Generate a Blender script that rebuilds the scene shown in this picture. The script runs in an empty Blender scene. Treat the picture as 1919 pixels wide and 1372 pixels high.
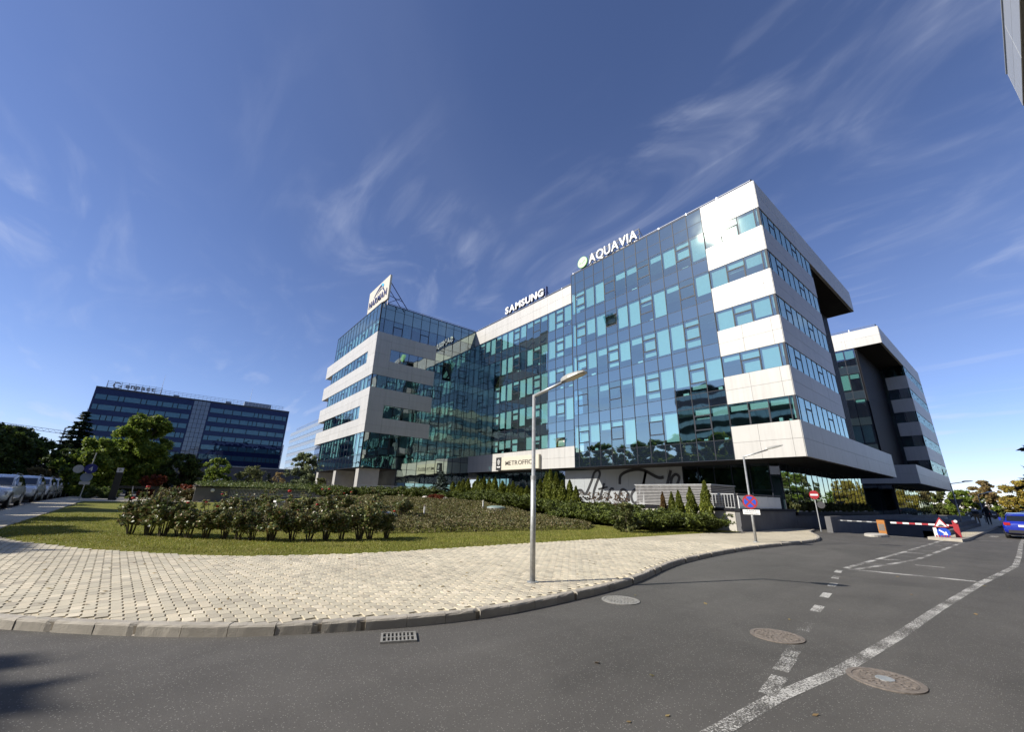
import bpy, math, random
import numpy as np
from mathutils import Matrix, Vector
R = math.radians
rng = random.Random(7)
sc = bpy.context.scene
COL = sc.collection
# ------------------------------------------------------------------ camera
cd = bpy.data.cameras.new('camera'); cam = bpy.data.objects.new('camera', cd); COL.objects.link(cam)
yaw, pitch, roll = R(51.116), R(17.957), R(1.536)
fw = Vector((-math.sin(yaw)*math.cos(pitch), math.cos(yaw)*math.cos(pitch), math.sin(pitch)))
r0 = Vector((math.cos(yaw), math.sin(yaw), 0)); u0 = r0.cross(fw)
cr = r0*math.cos(roll) + u0*math.sin(roll); cu = -r0*math.sin(roll) + u0*math.cos(roll)
cam.matrix_world = Matrix(((cr.x, cu.x, -fw.x, 0), (cr.y, cu.y, -fw.y, 0), (cr.z, cu.z, -fw.z, 1.6), (0, 0, 0, 1)))
cd.sensor_fit = 'HORIZONTAL'; cd.sensor_width = 36; cd.lens = 36*758.248/1919
cd.clip_start = 0.1; cd.clip_end = 6000
sc.camera = cam
# ------------------------------------------------------------------ sky and sun
SAZ, SEL = R(20.6), R(33.3)          # sun: azimuth from -Y towards -X, elevation
S = Vector((-math.sin(SAZ)*math.cos(SEL), -math.cos(SAZ)*math.cos(SEL), math.sin(SEL)))
w = bpy.data.worlds.new('World'); sc.world = w; w.use_nodes = True
nt = w.node_tree; nt.nodes.clear()
def N(nt, t, **kw):
    n = nt.nodes.new(t)
    for k, v in kw.items(): setattr(n, k, v)
    return n
def L(nt, a, b): nt.links.new(a, b)
def MATH(nt, op, a, b=None, clamp=False):
    n = N(nt, 'ShaderNodeMath', operation=op, use_clamp=clamp)
    for i, v in enumerate((a, b)):
        if v is None: continue
        if isinstance(v, (int, float)): n.inputs[i].default_value = v
        else: L(nt, v, n.inputs[i])
    return n.outputs[0]
def RAMP(nt, fac, stops, interp='LINEAR'):
    n = N(nt, 'ShaderNodeValToRGB'); n.color_ramp.interpolation = interp
    e = n.color_ramp.elements
    while len(e) < len(stops): e.new(0.5)
    for i, (p, c) in enumerate(stops):
        e[i].position = p; e[i].color = (*c, 1) if len(c) == 3 else c
    if fac is not None: L(nt, fac, n.inputs[0])
    return n.outputs[0]
sky = N(nt, 'ShaderNodeTexSky'); sky.sky_type = 'NISHITA'; sky.sun_disc = False
sky.sun_elevation = SEL; sky.sun_rotation = math.atan2(S.x, S.y)
sky.altitude = 100; sky.air_density = 0.86; sky.dust_density = 0.1; sky.ozone_density = 4.0
tc = N(nt, 'ShaderNodeTexCoord'); sep = N(nt, 'ShaderNodeSeparateXYZ'); L(nt, tc.outputs['Generated'], sep.inputs[0])
zc = MATH(nt, 'ADD', MATH(nt, 'MAXIMUM', sep.outputs[2], 0.0), 0.12)
px = MATH(nt, 'DIVIDE', sep.outputs[0], zc); py = MATH(nt, 'DIVIDE', sep.outputs[1], zc)
cmb = N(nt, 'ShaderNodeCombineXYZ'); L(nt, px, cmb.inputs[0]); L(nt, py, cmb.inputs[1])
PO, WO, UO = ((4.9, 9.7, 0), (11.8, 17.7, 0), (9.6, 16.9, 0))
def maprange_w(v, a, b, c, d):
    n = N(nt, 'ShaderNodeMapRange'); L(nt, v, n.inputs[0])
    for i, x in enumerate((a, b, c, d)): n.inputs[i+1].default_value = x
    return n.outputs[0]
def cirrus(rot, sx, sy, scale, detail, dist, lo, hi, off):
    m = N(nt, 'ShaderNodeMapping'); L(nt, cmb.outputs[0], m.inputs[0])
    m.inputs['Rotation'].default_value = (0, 0, rot); m.inputs['Scale'].default_value = (sx, sy, 1); m.inputs['Location'].default_value = off
    n = N(nt, 'ShaderNodeTexNoise'); L(nt, m.outputs[0], n.inputs['Vector'])
    n.inputs['Scale'].default_value = scale; n.inputs['Detail'].default_value = detail; n.inputs['Roughness'].default_value = 0.52; n.inputs['Distortion'].default_value = dist
    mr = N(nt, 'ShaderNodeMapRange'); mr.interpolation_type = 'SMOOTHSTEP'; L(nt, n.outputs[0], mr.inputs[0])
    mr.inputs[1].default_value = lo; mr.inputs[2].default_value = hi
    return mr.outputs[0]
patch = cirrus(R(10), 0.8, 1.0, 0.70, 2, 0.3, 0.42, 0.66, PO)
wisps = cirrus(R(20), 1.0, 2.0, 1.6, 12, 1.8, 0.44, 0.84, WO)
fibre = cirrus(R(32), 0.6, 7.0, 2.2, 8, 0.7, 0.42, 0.78, (4.1, 2.2, 0))
veil = cirrus(R(40), 1.0, 1.5, 0.55, 6, 0.9, 0.42, 0.85, (5.0, 3.0, 0))
streak = cirrus(R(-58), 0.35, 5.0, 1.0, 6, 0.4, 0.60, 0.85, (1.0, 7.0, 0))
cf = MATH(nt, 'MULTIPLY', MATH(nt, 'MULTIPLY', wisps, patch), MATH(nt, 'ADD', 0.6, MATH(nt, 'MULTIPLY', fibre, 0.7)))
cf = MATH(nt, 'ADD', MATH(nt, 'MULTIPLY', cf, 0.40), MATH(nt, 'MULTIPLY', veil, 0.05))
cf = MATH(nt, 'ADD', cf, MATH(nt, 'MULTIPLY', MATH(nt, 'MULTIPLY', streak, patch), 0.15))
low = maprange_w(sep.outputs[2], 0.12, 0.32, 1.0, 0.0)
puff = cirrus(R(0), 0.5, 1.6, 2.6, 6, 0.3, 0.54, 0.70, UO)
cf = MATH(nt, 'ADD', cf, MATH(nt, 'MULTIPLY', MATH(nt, 'MULTIPLY', puff, low), 0.28), clamp=True)
cf = MATH(nt, 'MULTIPLY', cf, maprange_w(sep.outputs[2], 0.0, 0.02, 0.0, 1.0))
tn = N(nt, 'ShaderNodeMix', data_type='RGBA', blend_type='MULTIPLY'); tn.inputs[0].default_value = 1.0; L(nt, sky.outputs[0], tn.inputs[6]); tn.inputs[7].default_value = (1.03, 0.93, 1.06, 1)
mx = N(nt, 'ShaderNodeMix', data_type='RGBA'); L(nt, cf, mx.inputs[0]); L(nt, tn.outputs[2], mx.inputs[6])
mx.inputs[7].default_value = (5.2, 5.6, 6.8, 1)
bg = N(nt, 'ShaderNodeBackground'); bg.inputs[1].default_value = 0.085
L(nt, mx.outputs[2], bg.inputs[0])
wo = N(nt, 'ShaderNodeOutputWorld'); L(nt, bg.outputs[0], wo.inputs[0])
sd = bpy.data.lights.new('sun', 'SUN'); sd.energy = 4.5; sd.angle = R(0.53); sd.color = (1.0, 0.94, 0.84)
sun = bpy.data.objects.new('sun', sd); COL.objects.link(sun)
sun.rotation_euler = (-S).to_track_quat('-Z', 'Y').to_euler(); sun.location = S*200
sc.view_settings.view_transform = 'Standard'; sc.view_settings.look = 'None'
sc.view_settings.exposure = 0.75; sc.view_settings.gamma = 1.0
sc.cycles.use_denoising = True
sc.cycles.max_bounces = 8; sc.cycles.transparent_max_bounces = 16; sc.cycles.glossy_bounces = 5
sc.cycles.sample_clamp_indirect = 6.0; sc.cycles.caustics_reflective = False
# ------------------------------------------------------------------ materials
MATS = {}
def newmat(name):
    m = bpy.data.materials.new(name); m.use_nodes = True
    nt = m.node_tree; nt.nodes.clear(); MATS[name] = m
    return m, nt, N(nt, 'ShaderNodeOutputMaterial')
def posn(nt): return N(nt, 'ShaderNodeNewGeometry').outputs['Position']
def noise(nt, scale, detail=4, rough=0.55, vec=None, dist=0.0):
    n = N(nt, 'ShaderNodeTexNoise'); L(nt, vec if vec is not None else posn(nt), n.inputs['Vector'])
    n.inputs['Scale'].default_value = scale; n.inputs['Detail'].default_value = detail
    n.inputs['Roughness'].default_value = rough; n.inputs['Distortion'].default_value = dist
    return n.outputs[0]
def mixc(nt, fac, a, b, mode='MIX'):
    n = N(nt, 'ShaderNodeMix', data_type='RGBA', blend_type=mode)
    for i, v in ((0, fac), (6, a), (7, b)):
        if isinstance(v, (int, float)): n.inputs[i].default_value = v
        elif isinstance(v, tuple): n.inputs[i].default_value = (*v, 1)
        else: L(nt, v, n.inputs[i])
    return n.outputs[2]
def scalec(nt, col, val):
    n = N(nt, 'ShaderNodeVectorMath', operation='SCALE')
    if isinstance(col, tuple): n.inputs[0].default_value = col
    else: L(nt, col, n.inputs[0])
    if isinstance(val, (int, float)): n.inputs['Scale'].default_value = val
    else: L(nt, val, n.inputs['Scale'])
    return n.outputs[0]
def maprange(nt, v, a, b, c, d):
    n = N(nt, 'ShaderNodeMapRange'); L(nt, v, n.inputs[0])
    for i, x in enumerate((a, b, c, d)): n.inputs[i+1].default_value = x
    return n.outputs[0]
def mat(name, base, rough=0.6, metal=0.0, spec=0.5, var=0.12, vscale=3.0, objvar=0.0, bump=0.0, bscale=40.0, coat=0.0, stain=None, streak=0.0):
    m, nt, out = newmat(name)
    b = N(nt, 'ShaderNodeBsdfPrincipled')
    col = base
    f = maprange(nt, noise(nt, vscale, 5), 0.25, 0.75, 1-var, 1+var)
    col = scalec(nt, col, f)
    if objvar:
        oi = N(nt, 'ShaderNodeObjectInfo')
        col = scalec(nt, col, maprange(nt, oi.outputs['Random'], 0, 1, 1-objvar, 1+objvar))
    if stain:
        sf = maprange(nt, noise(nt, stain[0], 6, 0.65), stain[1], stain[2], 0, stain[3])
        col = mixc(nt, sf, col, stain[4])
    if streak:
        mp = N(nt, 'ShaderNodeMapping'); L(nt, posn(nt), mp.inputs[0]); mp.inputs['Scale'].default_value = (4.0, 4.0, 0.22)
        col = scalec(nt, col, maprange(nt, noise(nt, 1.0, 5, .6, vec=mp.outputs[0]), .45, .8, 1.0, 1.0-streak))
    L(nt, col, b.inputs['Base Color'])
    b.inputs['Roughness'].default_value = rough; b.inputs['Metallic'].default_value = metal
    b.inputs['Specular IOR Level'].default_value = spec; b.inputs['Coat Weight'].default_value = coat
    if bump:
        bp = N(nt, 'ShaderNodeBump'); bp.inputs['Strength'].default_value = bump; bp.inputs['Distance'].default_value = 0.02
        L(nt, noise(nt, bscale, 6, 0.6), bp.inputs['Height']); L(nt, bp.outputs[0], b.inputs['Normal'])
    L(nt, b.outputs[0], out.inputs[0])
    return m
def glassmat(name, tint, base_refl, gcol, opaque=None, wave=0.012, rough=0.0):
    m, nt, out = newmat(name)
    lw = N(nt, 'ShaderNodeLayerWeight'); lw.inputs[0].default_value = 0.5
    fac = MATH(nt, 'ADD', MATH(nt, 'MULTIPLY', MATH(nt, 'POWER', lw.outputs['Facing'], 4.0), 1-base_refl), base_refl, clamp=True)
    bf = N(nt, 'ShaderNodeNewGeometry').outputs['Backfacing']
    fac = MATH(nt, 'MULTIPLY', fac, MATH(nt, 'SUBTRACT', 1.0, bf))
    bp = N(nt, 'ShaderNodeBump'); bp.inputs['Strength'].default_value = 1.0; bp.inputs['Distance'].default_value = wave
    L(nt, noise(nt, 0.55, 1.0), bp.inputs['Height'])
    gl = N(nt, 'ShaderNodeBsdfGlossy'); gl.inputs['Roughness'].default_value = rough; gl.inputs['Color'].default_value = (*gcol, 1)
    L(nt, bp.outputs[0], gl.inputs['Normal'])
    if opaque is None:
        tr = N(nt, 'ShaderNodeBsdfTransparent'); L(nt, mixc(nt, bf, tint, (1.0, 1.0, 1.0)), tr.inputs[0])
    else:
        tr = N(nt, 'ShaderNodeBsdfDiffuse'); L(nt, scalec(nt, opaque, maprange(nt, noise(nt, 1.3, 3), .2, .8, .8, 1.2)), tr.inputs[0])
    mx = N(nt, 'ShaderNodeMixShader'); L(nt, fac, mx.inputs[0]); L(nt, tr.outputs[0], mx.inputs[1]); L(nt, gl.outputs[0], mx.inputs[2])
    L(nt, mx.outputs[0], out.inputs[0])
    return m
def leafmat(name, cols, trans=0.35, rough=0.55, spec=0.3, tint=None):
    m, nt, out = newmat(name)
    g = N(nt, 'ShaderNodeNewGeometry')
    n = len(cols)
    col = RAMP(nt, g.outputs['Random Per Island'], [(i/max(1, n-1), c) for i, c in enumerate(cols)])
    col = scalec(nt, col, maprange(nt, noise(nt, 0.9, 3, vec=g.outputs['Position']), 0.3, 0.7, 0.75, 1.25))
    b = N(nt, 'ShaderNodeBsdfPrincipled'); L(nt, col, b.inputs['Base Color'])
    b.inputs['Roughness'].default_value = rough; b.inputs['Specular IOR Level'].default_value = spec
    t = N(nt, 'ShaderNodeBsdfTranslucent'); L(nt, scalec(nt, col, 1.3), t.inputs[0])
    mx = N(nt, 'ShaderNodeMixShader'); mx.inputs[0].default_value = trans
    L(nt, b.outputs[0], mx.inputs[1]); L(nt, t.outputs[0], mx.inputs[2]); L(nt, mx.outputs[0], out.inputs[0])
    return m

mat('white_panel', (0.44, 0.432, 0.41), 0.45, var=0.04, vscale=0.8, objvar=0.035, stain=(1.4, .62, .85, .15, (.28, .27, .25)), streak=0.16)
mat('joint', (0.25, 0.245, 0.235), 0.8)
mat('grey_panel', (0.52, 0.54, 0.55), 0.4, var=0.03, objvar=0.04)
mat('mullion', (0.010, 0.014, 0.024), 0.55, spec=0.3)
mat('sash', (0.014, 0.018, 0.026), 0.5, spec=0.3)
mat('steel', (0.45, 0.46, 0.47), 0.42, metal=0.85, var=0.15, vscale=8)
mat('galv', (0.40, 0.41, 0.415), 0.5, metal=0.6, var=0.22, vscale=14, stain=(20, .55, .8, .4, (.24, .24, .24)))
mat('interior', (0.10, 0.11, 0.12), 0.9, var=0.5, vscale=0.5)
mat('slab', (0.45, 0.45, 0.44), 0.9)
mat('blind', (0.54, 0.54, 0.52), 0.9, var=0.04, objvar=0.16)
mat('roofing', (0.12, 0.12, 0.125), 0.8)
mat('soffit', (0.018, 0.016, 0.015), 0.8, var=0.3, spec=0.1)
mat('dark_clad', (0.010, 0.010, 0.014), 0.6, var=0.25, spec=0.15)
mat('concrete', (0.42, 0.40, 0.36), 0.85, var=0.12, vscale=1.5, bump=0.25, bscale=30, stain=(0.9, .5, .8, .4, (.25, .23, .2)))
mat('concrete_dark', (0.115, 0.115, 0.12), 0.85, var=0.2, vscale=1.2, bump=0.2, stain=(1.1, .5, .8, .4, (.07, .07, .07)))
mat('column', (0.33, 0.32, 0.30), 0.8, var=0.12, vscale=2)
glassmat('glass', (0.60, 0.93, 0.94), 0.40, (0.84, 1.0, 0.88), rough=0.026)
glassmat('glass_shade', (0.24, 0.46, 0.50), 0.34, (0.80, 0.92, 0.92))  # darker copy of the glass, shade of the wing's right side put into the tint
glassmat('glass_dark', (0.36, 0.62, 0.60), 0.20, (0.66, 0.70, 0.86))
glassmat('spandrel', None, 0.44, (0.84, 1.0, 0.88), rough=0.021, opaque=(0.012, 0.018, 0.03))
glassmat('glass_far', None, 0.10, (0.55, 0.85, 0.95), opaque=(0.03, 0.075, 0.11), wave=0.03)
glassmat('spandrel_far', None, 0.035, (0.5, 0.6, 0.95), opaque=(0.012, 0.019, 0.058), wave=0.03)
glassmat('glass_grey', None, 0.10, (0.7, 0.75, 0.85), opaque=(0.12, 0.15, 0.18), wave=0.03)
mat('panel_bluegrey', (0.20, 0.24, 0.30), 0.4)
glassmat('glass_pale', None, 0.3, (0.75, 0.8, 0.9), opaque=(0.22, 0.30, 0.36), wave=0.03)
mat('sign_white', (0.66, 0.66, 0.65), 0.4, var=0.03)
mat('sign_cream', (0.52, 0.485, 0.40), 0.45, var=0.04)
mat('sign_dark', (0.02, 0.02, 0.022), 0.45)
mat('sign_navy', (0.02, 0.03, 0.12), 0.4)
mat('sign_blue', (0.01, 0.06, 0.42), 0.4, var=0.06)
mat('sign_sky', (0.08, 0.42, 0.75), 0.4)
mat('sign_blue_shaded', (0.006, 0.012, 0.16), 0.5)  # darker copy of the sign blue, the disc's shade is put into its colour
mat('sign_red', (0.30, 0.018, 0.026), 0.4, var=0.1)
mat('sign_green', (0.36, 0.66, 0.30), 0.4, var=0.1, vscale=1.5)
mat('sign_back', (0.05, 0.05, 0.055), 0.6)
mat('text_brown', (0.07, 0.06, 0.05), 0.5)
mat('grey_text', (0.22, 0.23, 0.25), 0.6)
mat('frosted', (0.30, 0.32, 0.33), 0.35, var=0.03)
mat('slat_wood', (0.26, 0.255, 0.25), 0.7, var=0.2, vscale=4, objvar=0.15)
mat('rubber', (0.02, 0.02, 0.02), 0.8)
mat('black_paint', (0.012, 0.012, 0.013), 0.4)
mat('cast_iron', (0.165, 0.14, 0.12), 0.75, metal=0.1, var=0.35, vscale=25, bump=0.3, bscale=60)
mat('cast_grey', (0.22, 0.215, 0.20), 0.8, var=0.3, vscale=25, bump=0.3, bscale=60)
mat('bark', (0.075, 0.058, 0.045), 0.9, var=0.3, vscale=10, bump=0.5, bscale=30)
mat('stem', (0.06, 0.05, 0.03), 0.9, var=0.3, vscale=10)
mat('rock', (0.55, 0.51, 0.45), 0.9, var=0.2, vscale=6, bump=0.6, bscale=12)
mat('plastic_green', (0.18, 0.24, 0.22), 0.5)
mat('orange_paint', (0.34, 0.13, 0.02), 0.5, var=0.25, vscale=6)
mat('car_white', (0.72, 0.73, 0.74), 0.25, var=0.02, coat=0.8)
mat('car_blue', (0.006, 0.02, 0.30), 0.25, var=0.02, coat=0.8)
mat('car_glass', (0.012, 0.015, 0.02), 0.05, spec=0.8)
mat('car_black', (0.015, 0.015, 0.016), 0.5)
mat('rim', (0.40, 0.41, 0.42), 0.35, metal=0.8)
mat('lamp_clear', (0.55, 0.57, 0.6), 0.1, spec=0.8)
mat('lamp_red', (0.35, 0.01, 0.01), 0.2)
mat('plate', (0.82, 0.82, 0.80), 0.4)
mat('brick_red', (0.26, 0.085, 0.055), 0.85, var=0.25, vscale=6)
mat('shirt_white', (0.7, 0.7, 0.7), 0.8)
leafmat('leaf_green', [(0.06, 0.10, 0.015), (0.11, 0.17, 0.022), (0.18, 0.24, 0.035), (0.26, 0.30, 0.055)])
leafmat('leaf_dark', [(0.035, 0.055, 0.014), (0.06, 0.09, 0.02), (0.10, 0.14, 0.028)])
leafmat('leaf_olive', [(0.05, 0.07, 0.02), (0.09, 0.11, 0.035), (0.14, 0.15, 0.05), (0.18, 0.17, 0.07)])
leafmat('leaf_pale', [(0.09, 0.12, 0.05), (0.16, 0.19, 0.09), (0.24, 0.27, 0.15)])
leafmat('leaf_yellow', [(0.32, 0.22, 0.03), (0.44, 0.33, 0.04), (0.22, 0.22, 0.04), (0.36, 0.24, 0.09), (0.2, 0.2, 0.05)])
leafmat('leaf_tan', [(0.22, 0.14, 0.07), (0.32, 0.24, 0.10), (0.16, 0.14, 0.05)])
leafmat('leaf_dry', [(0.12, 0.07, 0.05), (0.18, 0.11, 0.07), (0.10, 0.09, 0.04)])
leafmat('leaf_red', [(0.12, 0.025, 0.015), (0.20, 0.05, 0.02), (0.08, 0.03, 0.015)])
leafmat('leaf_rose', [(0.05, 0.075, 0.022), (0.09, 0.125, 0.032), (0.14, 0.175, 0.05), (0.24, 0.22, 0.09), (0.18, 0.09, 0.045)], trans=0.2, rough=0.40, spec=0.5)
leafmat('needle_blue', [(0.05, 0.075, 0.065), (0.09, 0.12, 0.105), (0.14, 0.17, 0.15)], trans=0.1)
leafmat('needle_dark', [(0.010, 0.022, 0.011), (0.02, 0.036, 0.016), (0.032, 0.05, 0.022)], trans=0.1)
leafmat('thuja', [(0.06, 0.082, 0.012), (0.12, 0.145, 0.02), (0.19, 0.20, 0.03)], trans=0.2)
leafmat('thuja_brown', [(0.10, 0.06, 0.02), (0.16, 0.09, 0.03), (0.09, 0.07, 0.02)], trans=0.2)
leafmat('juniper', [(0.04, 0.052, 0.010), (0.075, 0.10, 0.016), (0.13, 0.155, 0.030)], trans=0.15)
leafmat('bed_leaf', [(0.07, 0.075, 0.02), (0.11, 0.105, 0.03), (0.14, 0.12, 0.05), (0.17, 0.13, 0.07), (0.08, 0.105, 0.025)], trans=0.2)
leafmat('cover_leaf', [(0.05, 0.085, 0.02), (0.09, 0.12, 0.03), (0.13, 0.14, 0.045)], trans=0.25)
leafmat('grass_blade', [(0.13, 0.16, 0.02), (0.19, 0.21, 0.03), (0.26, 0.25, 0.05), (0.33, 0.28, 0.09)], trans=0.3)
leafmat('petal_red', [(0.30, 0.01, 0.01), (0.42, 0.02, 0.02)], trans=0.2)

def m_asphalt():
    m, nt, out = newmat('asphalt')
    b = N(nt, 'ShaderNodeBsdfPrincipled')
    fine = noise(nt, 260, 3, 0.7); mid = noise(nt, 60, 4, 0.7); big = noise(nt, 0.35, 5, 0.6, dist=0.6)
    col = scalec(nt, (0.072, 0.068, 0.063), maprange(nt, fine, 0.3, 0.7, 0.5, 1.55))
    col = scalec(nt, col, maprange(nt, mid, 0.3, 0.7, 0.85, 1.15))
    col = scalec(nt, col, maprange(nt, big, 0.3, 0.75, 0.80, 1.30))
    mpl = N(nt, 'ShaderNodeMapping'); L(nt, posn(nt), mpl.inputs[0]); mpl.inputs['Scale'].default_value = (1.1, 0.10, 1)
    col = scalec(nt, col, maprange(nt, noise(nt, 1.0, 4, .6, vec=mpl.outputs[0]), .3, .7, .86, 1.16))
    v = N(nt, 'ShaderNodeTexVoronoi'); v.inputs['Scale'].default_value = 70; L(nt, posn(nt), v.inputs['Vector'])
    vs = N(nt, 'ShaderNodeSeparateColor'); L(nt, v.outputs['Color'], vs.inputs[0])
    chip = MATH(nt, 'MULTIPLY', MATH(nt, 'LESS_THAN', v.outputs['Distance'], 0.34), MATH(nt, 'GREATER_THAN', vs.outputs[0], 0.84))
    col = mixc(nt, MATH(nt, 'MULTIPLY', chip, 0.75), col, (0.26, 0.25, 0.23))
    st = maprange(nt, noise(nt, 1.1, 6, 0.7), 0.58, 0.8, 0, 0.35); col = mixc(nt, st, col, (0.035, 0.033, 0.03))
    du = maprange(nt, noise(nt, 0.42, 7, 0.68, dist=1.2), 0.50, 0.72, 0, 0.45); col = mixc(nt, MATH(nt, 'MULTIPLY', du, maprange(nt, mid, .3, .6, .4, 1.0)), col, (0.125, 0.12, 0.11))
    L(nt, col, b.inputs['Base Color']); b.inputs['Roughness'].default_value = 0.82; b.inputs['Specular IOR Level'].default_value = 0.35
    bp = N(nt, 'ShaderNodeBump'); bp.inputs['Strength'].default_value = 0.5; bp.inputs['Distance'].default_value = 0.006
    L(nt, fine, bp.inputs['Height']); L(nt, bp.outputs[0], b.inputs['Normal']); L(nt, b.outputs[0], out.inputs[0])
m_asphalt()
def m_paint(name='road_paint', shift=0.0):
    m, nt, out = newmat(name)
    b = N(nt, 'ShaderNodeBsdfPrincipled')
    L(nt, scalec(nt, (0.52, 0.51, 0.48), maprange(nt, noise(nt, 8, 5), .3, .7, .7, 1.15)), b.inputs['Base Color']); b.inputs['Roughness'].default_value = 0.7
    n1 = noise(nt, 55, 5, 0.8); n2 = noise(nt, 1.3, 3)
    wear = MATH(nt, 'ADD', n1, MATH(nt, 'MULTIPLY', MATH(nt, 'SUBTRACT', n2, 0.5), 0.55))
    fac = maprange(nt, wear, 0.44+shift, 0.52+shift, 0.0, 0.95)
    t = N(nt, 'ShaderNodeBsdfTransparent'); mx = N(nt, 'ShaderNodeMixShader')
    L(nt, fac, mx.inputs[0]); L(nt, t.outputs[0], mx.inputs[1]); L(nt, b.outputs[0], mx.inputs[2]); L(nt, mx.outputs[0], out.inputs[0])
m_paint('road_paint', 0.03); m_paint('road_paint_worn', 0.08)
def m_paver(name, tex):
    m, nt, out = newmat(name)
    b = N(nt, 'ShaderNodeBsdfPrincipled')
    P = posn(nt)
    if tex:
        mp = N(nt, 'ShaderNodeMapping'); L(nt, P, mp.inputs[0]); mp.inputs['Rotation'].default_value = (0, 0, R(-3.93))
        br = N(nt, 'ShaderNodeTexBrick'); L(nt, mp.outputs[0], br.inputs['Vector']); br.inputs['Scale'].default_value = 1.0
        br.inputs['Brick Width'].default_value = 0.2; br.inputs['Row Height'].default_value = 0.125; br.inputs['Mortar Size'].default_value = 0.006
        br.inputs['Color1'].default_value = (1.06, 1.04, 1.0, 1); br.inputs['Color2'].default_value = (0.92, 0.92, 0.92, 1); br.inputs['Mortar'].default_value = (0.55, 0.52, 0.48, 1)
        col = mixc(nt, 1.0, (0.49, 0.44, 0.335), br.outputs['Color'], 'MULTIPLY')
    else:
        g = N(nt, 'ShaderNodeNewGeometry'); oi = N(nt, 'ShaderNodeObjectInfo')
        rr = MATH(nt, 'FRACT', MATH(nt, 'ADD', g.outputs['Random Per Island'], oi.outputs['Random']))
        col = RAMP(nt, rr, [(0, (0.37, 0.33, 0.255)), (.2, (0.45, 0.41, 0.315)), (.6, (0.50, 0.45, 0.34)), (.9, (0.54, 0.475, 0.355)), (1, (0.60, 0.535, 0.41))])
    col = scalec(nt, col, maprange(nt, noise(nt, 120, 4, 0.7), .3, .7, .86, 1.12))
    col = scalec(nt, col, maprange(nt, noise(nt, 0.45, 5, .6), .3, .7, .84, 1.14))
    col = mixc(nt, maprange(nt, noise(nt, 3.2, 6, .7), .6, .85, 0, .5), col, (0.17, 0.15, 0.115))
    L(nt, col, b.inputs['Base Color']); b.inputs['Roughness'].default_value = 0.85
    bp = N(nt, 'ShaderNodeBump'); bp.inputs['Strength'].default_value = 0.3; bp.inputs['Distance'].default_value = 0.004
    L(nt, noise(nt, 150, 4), bp.inputs['Height']); L(nt, bp.outputs[0], b.inputs['Normal']); L(nt, b.outputs[0], out.inputs[0])
m_paver('paver', False); m_paver('paver_far', True)
mat('paver_joint', (0.17, 0.145, 0.11), 0.95, var=0.3, vscale=20)
mat('kerb', (0.35, 0.32, 0.27), 0.85, var=0.2, vscale=5, objvar=0.08, bump=0.4, bscale=60, stain=(2.5, .5, .8, .5, (.16, .145, .125)))
def m_lawn():
    m, nt, out = newmat('lawn')
    b = N(nt, 'ShaderNodeBsdfPrincipled')
    col = RAMP(nt, noise(nt, 22, 6, .7), [(.25, (0.09, 0.11, 0.02)), (.5, (0.15, 0.165, 0.03)), (.75, (0.22, 0.21, 0.055))])
    col = mixc(nt, maprange(nt, noise(nt, .8, 4), .4, .7, 0, .5), col, (0.25, 0.21, 0.075))
    L(nt, col, b.inputs['Base Color']); b.inputs['Roughness'].default_value = 0.95; b.inputs['Specular IOR Level'].default_value = 0.1
    bp = N(nt, 'ShaderNodeBump'); bp.inputs['Strength'].default_value = 0.8; bp.inputs['Distance'].default_value = 0.05
    L(nt, noise(nt, 60, 5, .8), bp.inputs['Height']); L(nt, bp.outputs[0], b.inputs['Normal']); L(nt, b.outputs[0], out.inputs[0])
m_lawn()
mat('soil', (0.07, 0.058, 0.04), 0.95, var=0.4, vscale=5, bump=0.5, bscale=20)
mat('far_ground', (0.10, 0.10, 0.06), 0.95, var=0.3, vscale=0.05)

# ------------------------------------------------------------------ mesh helpers
def me_from(name, v, f, m=None, smooth=False):
    me = bpy.data.meshes.new(name); me.from_pydata([tuple(x) for x in v], [], f); me.update()
    if m: me.materials.append(MATS[m])
    if smooth:
        for p in me.polygons: p.use_smooth = True
    return me
def me_quads(name, V, m, k=4):
    """V: (n,k,3) array of separate polygons"""
    n = len(V); me = bpy.data.meshes.new(name)
    me.vertices.add(n*k); me.vertices.foreach_set('co', np.ascontiguousarray(V, dtype=np.float32).ravel())
    me.loops.add(n*k); me.loops.foreach_set('vertex_index', np.arange(n*k, dtype=np.int32))
    me.polygons.add(n); me.polygons.foreach_set('loop_start', np.arange(0, n*k, k, dtype=np.int32))
    me.update(calc_edges=True); me.materials.append(MATS[m]); return me
def link(name, me, parent=None, loc=None, rz=None):
    o = bpy.data.objects.new(name, me); COL.objects.link(o)
    if loc is not None: o.location = loc
    if rz is not None: o.rotation_euler[2] = rz
    if parent is not None:
        o.parent = parent
        if parent.parent is None and parent.get('fixed'): o.matrix_parent_inverse = Matrix.Translation(-Vector(parent.location))
    return o
def tag(o, label, cat, group=None):
    o['label'] = label; o['category'] = cat
    if group: o['group'] = group
    return o
def thing(name, label, cat, loc=(0, 0, 0), rz=0.0, group=None, fixed=False):
    """Empty at a thing's base. fixed: its parts are given in world coordinates"""
    o = bpy.data.objects.new(name, None); COL.objects.link(o); o.location = loc; o.rotation_euler[2] = rz
    o.empty_display_size = 0.2
    if fixed: o['fixed'] = 1
    return tag(o, label, cat, group)
def structure(name, me, loc=None):
    o = link(name, me, None, loc); o['kind'] = 'structure'; return o
def copy_tree(o, parent=None):
    c = o.copy(); COL.objects.link(c); c.parent = parent
    for ch in list(o.children): copy_tree(ch, c)
    return c
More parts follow.
